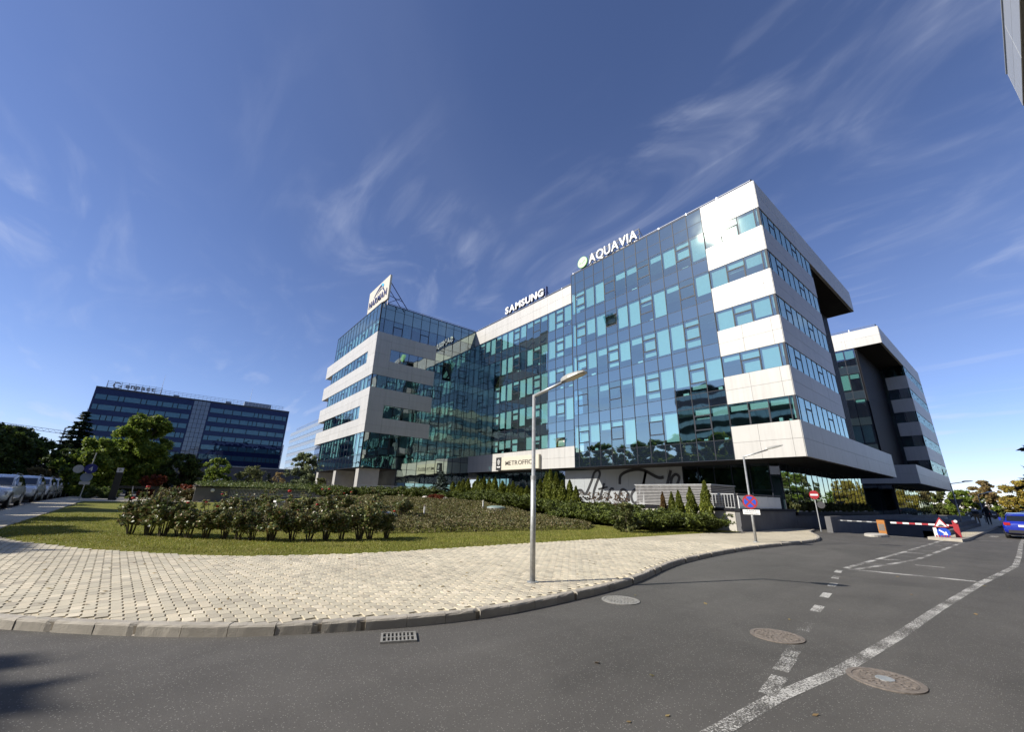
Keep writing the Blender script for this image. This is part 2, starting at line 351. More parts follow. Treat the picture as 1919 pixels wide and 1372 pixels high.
class MB:
    def __init__(s): s.v = []; s.f = []
    def poly(s, pts): 
        i = len(s.v); s.v += [tuple(p) for p in pts]; s.f.append(list(range(i, i+len(pts))))
    def box(s, x0, x1, y0, y1, z0, z1):
        i = len(s.v)
        s.v += [(x0,y0,z0),(x1,y0,z0),(x1,y1,z0),(x0,y1,z0),(x0,y0,z1),(x1,y0,z1),(x1,y1,z1),(x0,y1,z1)]
        s.f += [[i+a for a in q] for q in ((0,3,2,1),(4,5,6,7),(0,1,5,4),(1,2,6,5),(2,3,7,6),(3,0,4,7))]
    def prism(s, pts, z0, z1):
        """pts ccw polygon in xy"""
        i = len(s.v); n = len(pts)
        s.v += [(p[0], p[1], z0) for p in pts] + [(p[0], p[1], z1) for p in pts]
        s.f.append([i+k for k in range(n-1, -1, -1)]); s.f.append([i+n+k for k in range(n)])
        for k in range(n): s.f.append([i+k, i+(k+1) % n, i+n+(k+1) % n, i+n+k])
    def tube(s, pts, rad, n=8, cap=True):
        pts = [Vector(p) for p in pts]
        if isinstance(rad, (int, float)): rad = [rad]*len(pts)
        i0 = len(s.v); prev = None
        for k, p in enumerate(pts):
            d = (pts[min(k+1, len(pts)-1)] - pts[max(k-1, 0)]).normalized()
            if prev is None:
                a = d.orthogonal().normalized()
            else:
                a = (prev - d*prev.dot(d)).normalized()
            prev = a; b = d.cross(a)
            for j in range(n):
                t = 2*math.pi*j/n; s.v.append(tuple(p + (a*math.cos(t) + b*math.sin(t))*rad[k]))
        for k in range(len(pts)-1):
            for j in range(n):
                q = i0+k*n; s.f.append([q+j, q+(j+1) % n, q+n+(j+1) % n, q+n+j])
        if cap:
            s.f.append([i0+j for j in range(n-1, -1, -1)]); q = i0+(len(pts)-1)*n; s.f.append([q+j for j in range(n)])
    def lathe(s, prof, n=16, c=(0, 0, 0), axis='z'):
        i0 = len(s.v); m = len(prof)
        for (r, h) in prof:
            for j in range(n):
                t = 2*math.pi*j/n; x, y, z = r*math.cos(t), r*math.sin(t), h
                if axis == 'y': x, y, z = x, -z, y
                if axis == 'x': x, y, z = z, x, y
                s.v.append((c[0]+x, c[1]+y, c[2]+z))
        for k in range(m-1):
            for j in range(n):
                q = i0+k*n; s.f.append([q+j, q+(j+1) % n, q+n+(j+1) % n, q+n+j])
        s.f.append([i0+j for j in range(n-1, -1, -1)]); q = i0+(m-1)*n; s.f.append([q+j for j in range(n)])
    def me(s, name, m, smooth=False): return me_from(name, s.v, s.f, m, smooth)
    def obj(s, name, m, parent=None, smooth=False, loc=None, rz=None): return link(name, s.me(name, m, smooth), parent, loc, rz)
def text_mesh(txt, size, depth, m, bold=0.0, align='LEFT', spacing=1.0):
    cu = bpy.data.curves.new('lettering', 'FONT'); cu.body = txt; cu.size = size; cu.extrude = depth/2; cu.offset = bold
    cu.align_x = align; cu.space_character = spacing; cu.resolution_u = 3
    o = bpy.data.objects.new('lettering', cu); COL.objects.link(o)
    dg = bpy.context.evaluated_depsgraph_get(); dg.update()
    me = bpy.data.meshes.new_from_object(o.evaluated_get(dg))
    bpy.data.objects.remove(o); bpy.data.curves.remove(cu)
    me.materials.clear(); me.materials.append(MATS[m]); return me
def smooth01(t): t = min(1.0, max(0.0, t)); return t*t*(3-2*t)
def hg(x): return 0.5*smooth01((-x-10)/32.0)       # the street rises gently towards the parked cars
# ------------------------------------------------------------------ ground, road, pavement
b = MB(); b.poly([(-3500, -3500, -5), (3500, -3500, -5), (3500, 3500, -5), (-3500, 3500, -5)])
structure('ground', b.me('ground', 'far_ground'))
xs = [-320, -220, -160, -120, -90, -75, -60] + list(range(-56, -9, 2)) + [-8.2, -3.8, 10, 30, 60, 110, 200]
ys = [-220, -120, -60, -30, -12, 0, 12, 24, 33.6, 60, 90, 140, 220, 320]
b = MB()
for i in range(len(xs)-1):
    for j in range(len(ys)-1):
        if xs[i] == -8.2 and ys[j] == 33.6: continue
        b.poly([(xs[i], ys[j], hg(xs[i])), (xs[i+1], ys[j], hg(xs[i+1])), (xs[i+1], ys[j+1], hg(xs[i+1])), (xs[i], ys[j+1], hg(xs[i]))])
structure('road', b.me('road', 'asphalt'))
# garage ramp
b = MB(); b.poly([(-8.2, 33.6, 0), (-3.8, 33.6, 0), (-3.8, 37, -0.35), (-8.2, 37, -0.35)]); b.poly([(-8.2, 37, -0.35), (-3.8, 37, -0.35), (-3.8, 60, -4.0), (-8.2, 60, -4.0)])
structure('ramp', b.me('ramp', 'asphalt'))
t = thing('ramp_wall', 'grey concrete walls lining the garage ramp beside the office podium', 'wall', (-8.3, 46, 0), fixed=True)
def wbox(name, m, parent, *a):
    q = MB(); q.box(*a); return q.obj(name, m, parent)
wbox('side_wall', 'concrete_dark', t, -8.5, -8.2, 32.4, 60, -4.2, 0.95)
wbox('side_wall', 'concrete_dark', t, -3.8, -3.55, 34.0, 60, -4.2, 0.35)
mat('ramp_paint', (0.15, 0.16, 0.19), 0.8, var=0.15, vscale=1)
wbox('front_wall', 'ramp_paint', t, -8.2, -5.9, 46, 46.3, -4.2, 0.66)
wbox('lintel', 'ramp_paint', t, -5.9, -3.8, 46, 46.3, -0.07, 0.66)
wbox('roof_slab', 'concrete_dark', t, -8.2, -3.8, 46.32, 60, 0.3, 0.64)
wbox('end_wall', 'concrete_dark', t, -8.2, -3.8, 60.02, 60.3, -4.2, 0.6)

PAIRS = [((-90,-8.6),(-90,-5)),((-60,-7),(-60,-4.5)),((-45,-6.2),(-42.3,-4.1)),((-30,-5.6),(-28,-3.85)),((-20,-5.4),(-20.6,-3.75)),((-15,-5),(-17.8,-3.1)),
 ((-11.5,-3.8),(-16,-2.0)),((-9.3,-2.4),(-14.8,-1.2)),((-7.86,-1.12),(-13.6,-.1)),((-6.53,.34),(-12.6,.9)),((-5.77,1.63),(-11.9,2.0)),((-5.23,3.18),(-11.45,3.4)),
 ((-5.11,4.66),(-11.2,4.7)),((-5.39,7.47),(-11.17,7.5)),((-6.37,11.26),(-11.12,11.3)),((-6.84,16.52),(-11.0,16.5)),((-6.63,22.64),(-10.8,22.0)),((-7.18,26),(-10.32,24.6)),((-8.74,30.18),(-10.32,29.6)),((-9.3,33.0),(-10.32,33.0))]
def catmull(P, k):
    out = []
    for i in range(len(P)-1):
        p0, p1, p2, p3 = [np.array(P[min(max(i+j, 0), len(P)-1)], float) for j in (-1, 0, 1, 2)]
        for t in np.arange(k)/k:
            out.append(0.5*((2*p1)+(-p0+p2)*t+(2*p0-5*p1+4*p2-p3)*t*t+(-p0+3*p1-3*p2+p3)*t**3))
    out.append(np.array(P[-1], float)); return np.array(out)
KB = catmull([p[0] for p in PAIRS], 12); EG = catmull([p[1] for p in PAIRS], 12)
tang = np.gradient(KB, axis=0); tang /= np.linalg.norm(tang, axis=1)[:, None]
nrm = np.stack([-tang[:, 1], tang[:, 0]], 1)            # towards the pavement
KI = KB + nrm*0.115
b = MB(); nc = 6; n = len(KB)
for i in range(n):
    for j in range(nc+1):
        p = KI[i]*(1-j/nc) + EG[i]*j/nc; b.v.append((p[0], p[1], 0.108+hg(p[0])))
for i in range(n-1):
    for j in range(nc):
        a = i*(nc+1)+j; b.f.append([a, a+nc+1, a+nc+2, a+1])
for i in range(n-1):                                     # outer skirt
    for C, off in ((EG, 0.108),):
        b.poly([(C[i][0], C[i][1], off+hg(C[i][0])), (C[i+1][0], C[i+1][1], off+hg(C[i+1][0])), (C[i+1][0], C[i+1][1], -0.1), (C[i][0], C[i][1], -0.1)])
PAV = structure('pavement', b.me('pavement', 'paver_far'))
# kerb: bedding strip with single stones
seg = np.linalg.norm(np.diff(KB, axis=0), axis=1); cum = np.concatenate([[0], np.cumsum(seg)])
def at_len(C, s): return np.array([np.interp(s, cum, C[:, 0]), np.interp(s, cum, C[:, 1])])
b = MB()
for i in range(n-1):
    for (A, B2) in ((KB+nrm*0.02, KB+nrm*0.125),):
        z0, z1 = hg(A[i][0]), hg(A[i+1][0])
        b.poly([(A[i][0], A[i][1], z0+.095), (A[i+1][0], A[i+1][1], z1+.095), (B2[i+1][0], B2[i+1][1], z1+.095), (B2[i][0], B2[i][1], z0+.095)])
        b.poly([(A[i][0], A[i][1], z0-.1), (A[i+1][0], A[i+1][1], z1-.1), (A[i+1][0], A[i+1][1], z1+.095), (A[i][0], A[i][1], z0+.095)])
KERB = structure('kerb', b.me('kerb', 'paver_joint'))
def stone_mesh(k):
    r = random.Random(k); q = MB(); l = 0.493
    prof = [(0, -.1), (0, .095), (.012, .113), (.03, .121), (.118, .121), (.118, -.1)]
    m = 5
    for i in range(m+1):
        x = -l/2 + l*i/m
        for (y, z) in prof:
            jx = 0.0
            if z > .05 and y < .05: y += abs(r.gauss(0, .0035)); z -= abs(r.gauss(0, .003))
            if k == 2 and i == m and y < .06 and z > .05: y += .03; z -= .02
            q.v.append((x, y, z))
    np_ = len(prof)
    for i in range(m):
        for j in range(np_-1): a = i*np_+j; q.f.append([a, a+np_, a+np_+1, a+1])
    q.f.append(list(range(np_))); q.f.append(list(range(m*np_+np_-1, m*np_-1, -1)))
    return q.me('kerb_stone', 'kerb')
STN = [stone_mesh(k) for k in range(4)]
s = 28.0; k = 0
while s < cum[-1]-0.3:
    p, q = at_len(KB, s), at_len(KB, s+0.5); d = q-p
    if p[0] < -13: 
        s += 0.5; k += 1
        if p[0] < -52: continue
    else: s += 0.5; k += 1
    c = (p+q)/2
    link('kerb_stone', STN[k % 4 if k % 7 else 2], KERB, (c[0], c[1], hg(c[0])+rng.uniform(-.004, .004)), math.atan2(d[1], d[0])+rng.uniform(-.012, .012))
# pavers
AX = np.array([.9976, .0685]); BX = np.array([-.0685, .9976])
PL, PW = 0.2, 0.125
poly = np.concatenate([KB+nrm*0.15, (EG+0*EG)[::-1]])
def inside(P, poly):
    x, y = P[:, 0], P[:, 1]; c = np.zeros(len(P), bool); j = len(poly)-1
    for i in range(len(poly)):
        xi, yi = poly[i]; xj, yj = poly[j]
        m = ((yi > y) != (yj > y)) & (x < (xj-xi)*(y-yi)/(yj-yi+1e-12)+xi); c ^= m; j = i
    return c
g = 0.0035; o = 0.008
out = [(-PL/2+g, -PW/2+g+o), (-.018, -PW/2+g+o), (.018, -PW/2+g-o), (PL/2-g, -PW/2+g-o), (PL/2-g, PW/2-g-o), (.018, PW/2-g-o), (-.018, PW/2-g+o), (-PL/2+g, PW/2-g+o)]
inn = [(x*0.972, y*0.955) for x, y in out]
pv = [(x, y, -.03) for x, y in out]+[(x, y, -.003) for x, y in out]+[(x, y, 0.0) for x, y in inn]
pf = [[16+i for i in range(8)]]+[[8+i, 8+(i+1) % 8, 16+(i+1) % 8, 16+i] for i in range(8)]+[[i, (i+1) % 8, 8+(i+1) % 8, 8+i] for i in range(8)]
PME = me_from('paver', pv, pf, 'paver')
ii, jj = np.meshgrid(np.arange(-150, 40), np.arange(-60, 220))
ii = ii.ravel(); jj = jj.ravel()
ctr = ((ii+0.5*(jj % 2))*PL)[:, None]*AX + (jj*PW)[:, None]*BX
depth = ctr[:, 0]*fw.x + ctr[:, 1]*fw.y
keep = (depth > 2) & (depth < 16.5) & (ctr[:, 0] > -24)
ctr, depth = ctr[keep], depth[keep]
keep = inside(ctr, poly); ctr, depth = ctr[keep], depth[keep]
rel = np.stack([ctr[:, 0], ctr[:, 1], np.full(len(ctr), -1.48)], 1)
cxp = rel@np.array(cr); czp = rel@np.array(fw)
vis = np.abs(cxp/czp) < 1.29
ctr, depth = ctr[vis], depth[vis]
order = np.argsort(depth); ctr = ctr[order]
ang = math.atan2(AX[1], AX[0])
def pz(p): return 0.122 + hg(p[0])
for p in ctr[:300]:
    ob = link('paver', PME, PAV, (p[0], p[1], pz(p)+rng.uniform(-.002, .002)), ang+rng.uniform(-.012, .012))
    ob.rotation_euler[0] = rng.uniform(-.004, .004); ob.rotation_euler[1] = rng.uniform(-.004, .004)
rest = ctr[300:]; pvn = np.array(pv); V = []; F = []
base = (pvn[:, :1]*AX + pvn[:, 1:2]*BX)
allv = np.zeros((len(rest), 24, 3)); allv[:, :, :2] = base[None]+rest[:, None, :]
rr = np.random.default_rng(3)
allv[:, :, 2] = pvn[None, :, 2] + np.array([pz(p) for p in rest])[:, None] + rr.uniform(-.002, .002, (len(rest), 1)) + base[None, :, 0]*0.0
allv = allv.reshape(-1, 3)
F = [[24*i+a for a in f] for i in range(len(rest)) for f in pf]
po = link('paving', me_from('paving', allv, F, 'paver'), PAV); po['kind'] = 'stuff'
# painted markings
def strip(pts, wd, z=0.004, nm='road_marking', m='road_paint'):
    pts = [np.array(p, float) for p in pts]; b = MB()
    Ls, Rs = [], []
    for i, p in enumerate(pts):
        d = pts[min(i+1, len(pts)-1)]-pts[max(i-1, 0)]; d /= np.linalg.norm(d); nn = np.array([-d[1], d[0]])*wd/2
        Ls.append(p+nn); Rs.append(p-nn)
    for i in range(len(pts)-1): b.poly([(*Rs[i], z), (*Rs[i+1], z), (*Ls[i+1], z), (*Ls[i], z)])
    return structure(nm, b.me(nm, m))
strip([(-1.95, 2.2), (-1.84, 3.52), (-1.79, 4.47), (-1.62, 5.79), (-1.5, 7.8), (-1.4, 10.33), (-1.16, 14.82), (-.95, 17.6), (-.76, 20.3), (-.76, 25), (-.83, 33.3), (-.85, 48), (-.9, 70)], 0.135)
for (x, y) in [(-1.9, 4.75), (-2.03, 5.45), (-2.12, 5.95), (-2.36, 7.22), (-2.6, 8.6), (-2.84, 9.98), (-3.08, 11.38), (-3.32, 12.61), (-3.54, 13.75)]:
    strip([(x+.04, y-.27), (x-.04, y+.27)], 0.14, m='road_paint_worn' if y < 8 else 'road_paint')
strip([(-3.5, 14.5), (-1.24, 15.05)], 0.2)
strip([(-3.6, 14.65), (-3.5, 21.5), (-3.45, 32.0)], 0.13)
strip([(-3.38, 14.7), (-3.1, 16.6), (-2.8, 19.3), (-2.74, 24.6), (-2.7, 32.0)], 0.13)
for i in range(8):
    y = 16.4+i*1.85; strip([(-3.46, y-.25), (min(-2.85, -3.2+.1*i), y+.35)], 0.3, m='road_paint_worn')
for i in range(8): strip([(-2.4+i*.21, 34.2+i*.34), (-2.32+i*.21, 34.33+i*.34)], 0.25)
strip([(-2.05, 40), (-2.0, 41.6)], 0.35)
strip([(-2.6, 17.5), (-2.0, 17.6)], 0.12)
strip([(-7.6, 33.2), (-3.9, 33.45)], 0.18)
# far pavement along the second block, with kerb
b = MB(); b.box(-3.55, -2.75, 33.4, 60.5, -.1, .12); b.box(-10.3, -2.75, 60.5, 140, -.1, .12)
structure('pavement', b.me('pavement', 'paver_far'))
b = MB(); b.box(-2.75, -2.6, 33.3, 140, -.1, .125); structure('kerb', b.me('kerb', 'kerb'))
b = MB(); b.box(3.2, 30, -60, 140, -.1, .12); structure('pavement', b.me('pavement', 'paver_far'))
b = MB(); b.prism([(-4.0, 32.2), (-2.7, 31.9), (-2.6, 33.28), (-3.8, 33.5)], -.1, .14); structure('traffic_island', b.me('traffic_island', 'kerb'))
b = MB(); b.lathe([(.9, -.1), (.9, .09), (.82, .13), (.3, .14)], 24)
o_ = structure('traffic_island', b.me('traffic_island', 'concrete'), (-6.1, 32.0, 0)); o_.scale = (0.55, 1.25, 1)
# ------------------------------------------------------------------ garden terrain
edge = EG[(EG[:, 0] > -60)]
def garden_z(x, y):
    d = np.sqrt(((edge-np.array([x, y]))**2).sum(1)); i = int(np.argmin(d)); dd = d[i]
    j = min(i+1, len(edge)-1); k = max(i-1, 0); tg = edge[j]-edge[k]
    side = tg[0]*(y-edge[i][1]) - tg[1]*(x-edge[i][0])
    if side < 0: return 0.06 + hg(x) - 0.02
    return 0.085 + hg(x) + 0.035*min(1, dd/0.1) + 0.62*smooth01((dd-6.5)/11)
gx = np.arange(-40, -9.9, 0.4); gy = np.arange(-5.2, 26.1, 0.4)
GZ = np.array([[garden_z(x, y) for y in gy] for x in gx])
b = MB()
for i, x in enumerate(gx):
    for j, y in enumerate(gy): b.v.append((x, y, GZ[i, j]))
ny = len(gy)
for i in range(len(gx)-1):
    for j in range(ny-1):
        if gx[i] > -13 and gy[j] < -1: continue
        if gx[i] > -10.75: continue
        a = i*ny+j; b.f.append([a, a+ny, a+ny+1, a+1])
structure('lawn', b.me('lawn', 'lawn', True))
def gz(x, y):
    i = min(max((x-gx[0])/.4, 0), len(gx)-1.001); j = min(max((y-gy[0])/.4, 0), ny-1.001)
    a, c = int(i), int(j); u, v = i-a, j-c
    return GZ[a, c]*(1-u)*(1-v)+GZ[a+1, c]*u*(1-v)+GZ[a, c+1]*(1-u)*v+GZ[a+1, c+1]*u*v
# plaza beyond the lawn
b = MB(); b.box(-62, -40, -4.6, 30, 0, 0.62); structure('plaza', b.me('plaza', 'paver_far'))
# ------------------------------------------------------------------ covers in the road
def manhole(loc, r, m, label, patch=False):
    t = thing('manhole_cover', label, 'manhole cover', loc)
    q = MB(); q.lathe([(r, .0), (r, .010), (r-.045, .012), (r-.05, .006)], 40); q.obj('rim', m, t)
    q = MB(); q.lathe([(r-.055, 0), (r-.055, .009), (r-.06, .011)], 40); c = q.obj('lid', m, t)
    q = MB(); rad = .07
    while rad < r-.07:
        nn = int(rad*2*math.pi/.055)
        for i in range(nn):
            a = 2*math.pi*i/nn+rad*9; x, y = rad*math.cos(a), rad*math.sin(a); dx, dy = .017*math.cos(a), .017*math.sin(a); ex, ey = -.012*math.sin(a), .012*math.cos(a)
            q.prism([(x-dx-ex, y-dy-ey), (x+dx-ex, y+dy-ey), (x+dx+ex, y+dy+ey), (x-dx+ex, y-dy+ey)], .008, .0155)
        rad += .048
    st = q.obj('stud', m, c); st['kind'] = 'stuff'
    if patch:
        q = MB(); q.lathe([(.075, .008), (.075, .018), (.07, .0185)], 20); q.obj('cap', 'galv', c)
manhole((-4.73, 6.28, 0.001), 0.31, 'cast_grey', 'pale grey manhole cover in the asphalt close to the kerb')
manhole((-2.44, 6.41, 0.001), 0.30, 'cast_iron', 'rusty brown manhole cover beside the row of short painted dashes')
manhole((-1.29, 5.79, 0.001), 0.30, 'cast_iron', 'rusty manhole cover with a grey centre touching the long white line', True)
t = thing('drain_grate', 'slotted iron drain grate in the asphalt against the kerb', 'drain', (-5.03, 2.47, 0.002), R(66))
q = MB(); 
q.box(-.2, .2, -.16, -.135, 0, .02); q.box(-.2, .2, .135, .16, 0, .02); q.box(-.2, -.175, -.135, .135, 0, .02); q.box(.175, .2, -.135, .135, 0, .02); q.box(-.175, .175, -.012, .012, 0, .019)
q.obj('frame', 'cast_grey', t)
for k in range(1, 8):
    q = MB(); x = -.175+.35*k/8; q.box(x-.009, x+.009, -.135, .135, 0, .0175); q.obj('bar', 'cast_grey', t)
q = MB(); q.box(-.176, .176, -.136, .136, -.002, .003); q.obj('pit', 'rubber', t)
mat('bright_white', (0.82, 0.84, 0.84), 0.3, var=0.02)
# ------------------------------------------------------------------ buildings
CACHE = {}
def slab_mesh(nm, w_, h_, t_, m):
    k = (nm, round(w_, 3), round(h_, 3), round(t_, 3), m)
    if k not in CACHE:
        q = MB(); q.box(-w_/2, w_/2, 0, t_, -h_/2, h_/2); CACHE[k] = q.me(nm, m)
    return CACHE[k]
class Face:
    def __init__(s, kind, c): s.k, s.c = kind, c
    def P(s, a, z, d=0.0): return (a, s.c-d, z) if s.k == 'F' else (s.c+d, a, z)
    def rz(s): return 0.0 if s.k == 'F' else math.pi/2
    def box(s, mb, a0, a1, z0, z1, d0, d1):
        if s.k == 'F': mb.box(a0, a1, s.c-d1, s.c-d0, z0, z1)
        else: mb.box(s.c+d0, s.c+d1, a0, a1, z0, z1)
    def put(s, nm, w_, h_, t_, m, a, z, d, parent, tilt=0.0):
        o = link(nm, slab_mesh(nm, w_, h_, t_, m), parent, s.P(a, z, d), s.rz())
        if tilt: o.rotation_euler = (rng.gauss(0, tilt), 0, s.rz()+rng.gauss(0, tilt))
        return o
def edges(a, b_, step):
    n = max(1, round((b_-a)/step)); return [a+(b_-a)*i/n for i in range(n+1)]
def curtain(face, root, se, rows, sash=None, blind=None, gm='glass', sm='spandrel', mm='mullion', bw=0.05, opening=None, nm='curtain_wall', skip=None, tilt=0.0016, proud=0.012, bd=0.17):
    """se: column edges, rows: (z0, z1, 'W' or 'S'). Returns the mullion grid part; panes and blinds are its children."""
    mb = MB(); cells = []
    for r, (z0, z1, ty) in enumerate(rows):
        for c in range(len(se)-1):
            if skip and skip(c, r): continue
            cells.append((c, r, se[c], se[c+1], z0, z1, ty))
    vs = {}; hs = set()
    for c, r, a0, a1, z0, z1, ty in cells:
        for e in (c, c+1): vs.setdefault(e, []).append((z0, z1))
        hs.add((round(z0, 3), c)); hs.add((round(z1, 3), c))
    for e, L_ in vs.items():
        L_ = sorted(set(L_)); cur = list(L_[0]); runs = []
        for z0, z1 in L_[1:]:
            if z0 <= cur[1]+.02: cur[1] = max(cur[1], z1)
            else: runs.append(cur); cur = [z0, z1]
        runs.append(cur)
        for z0, z1 in runs: face.box(mb, se[e]-bw*.6, se[e]+bw*.6, z0, z1, -.12, proud+.01)
    for z, c in hs: face.box(mb, se[c]+bw*.6, se[c+1]-bw*.6, z-bw*.38, z+bw*.38, -.10, proud-.006)
    subs = []
    for c, r, a0, a1, z0, z1, ty in cells:
        if ty == 'W' and sash and sash(c, r):
            za = z1-(z1-z0)*0.24; zb = z0+(z1-z0)*0.34
            if z1-z0 < 2: zb = None; za = z1-(z1-z0)*0.40
            zz = [z0]+([zb] if zb else [])+[za, z1]
            for zq in zz[1:-1]: face.box(mb, a0+bw/2, a1-bw/2, zq-.045, zq+.045, -.10, proud+.01)
            lo, hi = (zb, za) if zb else (z0, za)
            for aa in (a0+.045, a1-.045): face.box(mb, aa-.03, aa+.03, lo+.045, hi-.045, -.10, proud+.008)
            subs.append((c, r, a0, a1, zz, ty))
        else: subs.append((c, r, a0, a1, [z0, z1], ty))
    part = mb.obj(nm, mm, root)
    for c, r, a0, a1, zz, ty in subs:
        for i in range(len(zz)-1):
            w_, h_ = a1-a0-bw*.6, zz[i+1]-zz[i]-bw*.6
            ang = opening.get((c, r)) if opening and (len(zz) == 2 or i == len(zz)-3 or (len(zz) == 3 and i == 0)) else None
            m_ = gm if ty == 'W' else sm
            if ang:
                k = ('awning', round(w_, 3), round(h_, 3))
                if k not in CACHE:
                    q = MB(); fr = .05
                    q.box(-w_/2, w_/2, -.03, .03, -fr, 0); q.box(-w_/2, w_/2, -.03, .03, -h_, -h_+fr); q.box(-w_/2, -w_/2+fr, -.03, .03, -h_+fr, -fr); q.box(w_/2-fr, w_/2, -.03, .03, -h_+fr, -fr)
                    CACHE[k] = q.me('sash_frame', 'sash')
                fr_ = link('sash_frame', CACHE[k], part, face.P((a0+a1)/2, zz[i+1]-.03, .04)); fr_.rotation_euler = (ang, 0, face.rz())
                pn = link('pane', slab_mesh('pane', w_-.08, h_-.08, .02, m_), part, face.P((a0+a1)/2, zz[i+1]-.03-h_/2*math.cos(ang), .04+h_/2*math.sin(ang))); pn.rotation_euler = (ang, 0, face.rz())
            else:
                face.put('pane', w_, h_, .02, m_, (a0+a1)/2, (zz[i]+zz[i+1])/2, 0, part, tilt)
        if ty == 'W' and blind:
            f = blind(c, r)
            if f > .03:
                h_ = (zz[-1]-zz[0])*f; face.put('blind', a1-a0-.17, h_, .012, 'blind', (a0+a1)/2, zz[-1]-h_/2-.03, -bd, part)
            r_ = random.Random(int(c*977+r*61+abs(face.c)*13))
            if f < .75 and r_.random() < .4:
                for _ in range(r_.choice([1, 1, 2])):
                    ww, hh = r_.uniform(.15, .6), r_.uniform(.05, .3); face.put('desk_item', ww, hh, .2, 'sign_white', (a0+a1)/2+r_.uniform(-.25, .25), zz[0]+.12+hh/2, -.3-r_.random()*.4, part)
            if f < .5 and r_.random() < .3: face.put('ceiling_light', 1.0, .04, .12, 'bright_white', (a0+a1)/2, zz[-1]-.16, -.6-r_.random()*.8, part)
    return part
def cladding(face, root, a0, a1, z0, z1, ja, jz, d=0.04, th=0.04, back=0.25, gap=0.016, m='white_panel', jm='joint', nm='cladding'):
    mb = MB(); face.box(mb, a0+.01, a1-.01, z0+.01, z1-.01, d-back, d-th+.004); part = mb.obj(nm, jm, root)
    A = [a0]+sorted(ja)+[a1]; Z = [z0]+sorted(jz)+[z1]
    for i in range(len(A)-1):
        for j in range(len(Z)-1):
            l0 = A[i]+(gap/2 if i else 0); l1 = A[i+1]-(gap/2 if i < len(A)-2 else 0)
            h0 = Z[j]+(gap/2 if j else 0); h1 = Z[j+1]-(gap/2 if j < len(Z)-2 else 0)
            face.put('panel', l1-l0, h1-h0, th, m, (l0+l1)/2, (h0+h1)/2, d, part, 0.0006)
    return part
def rail(root, pts, z, m='steel'):
    q = MB()
    for i in range(len(pts)-1):
        p, r_ = Vector((*pts[i], z+.32)), Vector((*pts[i+1], z+.32)); q.tube([p, r_], .035, 6)
        n_ = int((r_-p).length/2.6)
        for k in range(n_+1):
            c = p.lerp(r_, k/max(1, n_)); q.box(c.x-.04, c.x+.04, c.y-.04, c.y+.04, z, z+.36)
    return q.obj('roof_rail', m, root)
def blindf(seed, full=.35, mid=.25, short=.25):
    def f(c, r):
        r_ = random.Random(seed*7919+c*131+r*17); u = r_.random()
        if u < full: return r_.uniform(.82, .94)
        if u < full+mid: return r_.uniform(.5, .78)
        if u < full+mid+short: return r_.uniform(.16, .34)
        return 0
    return f
WT = [8.40+3.645*k for k in range(5)]; WB = [5.85+3.645*k for k in range(5)]      # full-height glazing
BT = [8.33+3.645*k for k in range(5)]; BB = [6.71+3.645*k for k in range(5)]      # ribbon windows in the cladding
ZT, ZB = 25.35, 4.45
def core(root, x0, x1, y0, y1, z0, z1, nm='core'):
    q = MB(); q.box(x0, x1, y0, y1, z0, z1); return q.obj(nm, 'interior', root)
def slabs(root, x0, x1, y0, y1, levels, th=.9):
    for z in levels:
        q = MB(); q.box(x0, x1, y0, y1, z, z+th); q.obj('floor_slab', 'slab', root)
OB = thing('office_building', 'large glass and white panelled office block with big rooftop letter signs', 'building', (-30, 34, 0.1), fixed=True)
# --- tower, front
F0 = Face('F', 30.0)
se = [-27.12, -26.55]+[-26.55+1.29*k for k in range(1, 12)]
rows = [(ZB, WB[0], 'S')]
for k in range(5):
    rows.append((WB[k], WT[k], 'W')); rows.append((WT[k], WB[k+1] if k < 4 else 24.1, 'S'))
rows.append((24.1, ZT, 'S'))
sashc = lambda c, r: c in (1, 4, 7, 10)
curtain(F0, OB, se, rows, sash=sashc, blind=blindf(5, .32, .25, .26), opening={(4, 7): R(26)})
XW, XC, YE, YF = -12.36, -8.16, 41.5, 56.8
RF = Face('R', XC)
lv = [(ZB, BB[0])]+[(BT[k], BB[k+1]) for k in range(4)]+[(BT[4], ZT)]
for i, (z0, z1) in enumerate(lv):
    cladding(F0, OB, XW+.03, XC-.0, z0, z1, [XW+1.75, XC-.55], [z0+(z1-z0)*.5])
    far = YF if i in (0, 5) else YE
    j = [34.0, 38.0] if far == YE else [34.0, 38.0, 42, 46, 50, 54]
    cladding(RF, OB, 30.0, far, z0, z1, j, [z0+(z1-z0)*.5])
for k in range(5):
    curtain(F0, OB, [XW+.03, XW+1.33, XW+2.62, XW+3.85, XC], [(BB[k], BT[k], 'W')], sash=lambda c, r: c == 1, blind=blindf(40+k, .5, .2, .2), nm='ribbon_window')
    curtain(RF, OB, [30.0]+edges(30.5, YE, 1.22), [(BB[k], BT[k], 'W')], sash=lambda c, r: c % 4 == 2, blind=blindf(60+k, .4, .2, .2), nm='ribbon_window')
core(OB, -24, -11.2, 33.2, 40.5, 4.6, 25)
slabs(OB, -27.0, -8.35, 30.2, 41.4, [WT[k]+.08 for k in range(5)]+[4.5])
q = MB(); q.box(-27.12, XC-.02, 30.05, YF-.05, ZT-.25, ZT-.05); q.obj('roof', 'roofing', OB)
q = MB(); q.box(-27.12, XC-.02, 29.98, YF, ZT-.04, ZT+.06); q.obj('coping', 'mullion', OB)
q = MB(); q.box(-31, -11.0, 41.52, YF-.3, ZB+.2, ZT-.3); q.obj('rear_wall', 'dark_clad', OB)
D1 = Face('R', -10.6); mb = MB()
for y in np.arange(41.6, 56.4, .62): D1.box(mb, y, y+.5, 6.75, 22.85, -.4, .0)
D1.box(mb, 41.55, 56.5, 6.75, 22.85, -.5, -.05)
mb.obj('ribbed_cladding', 'dark_clad', OB)
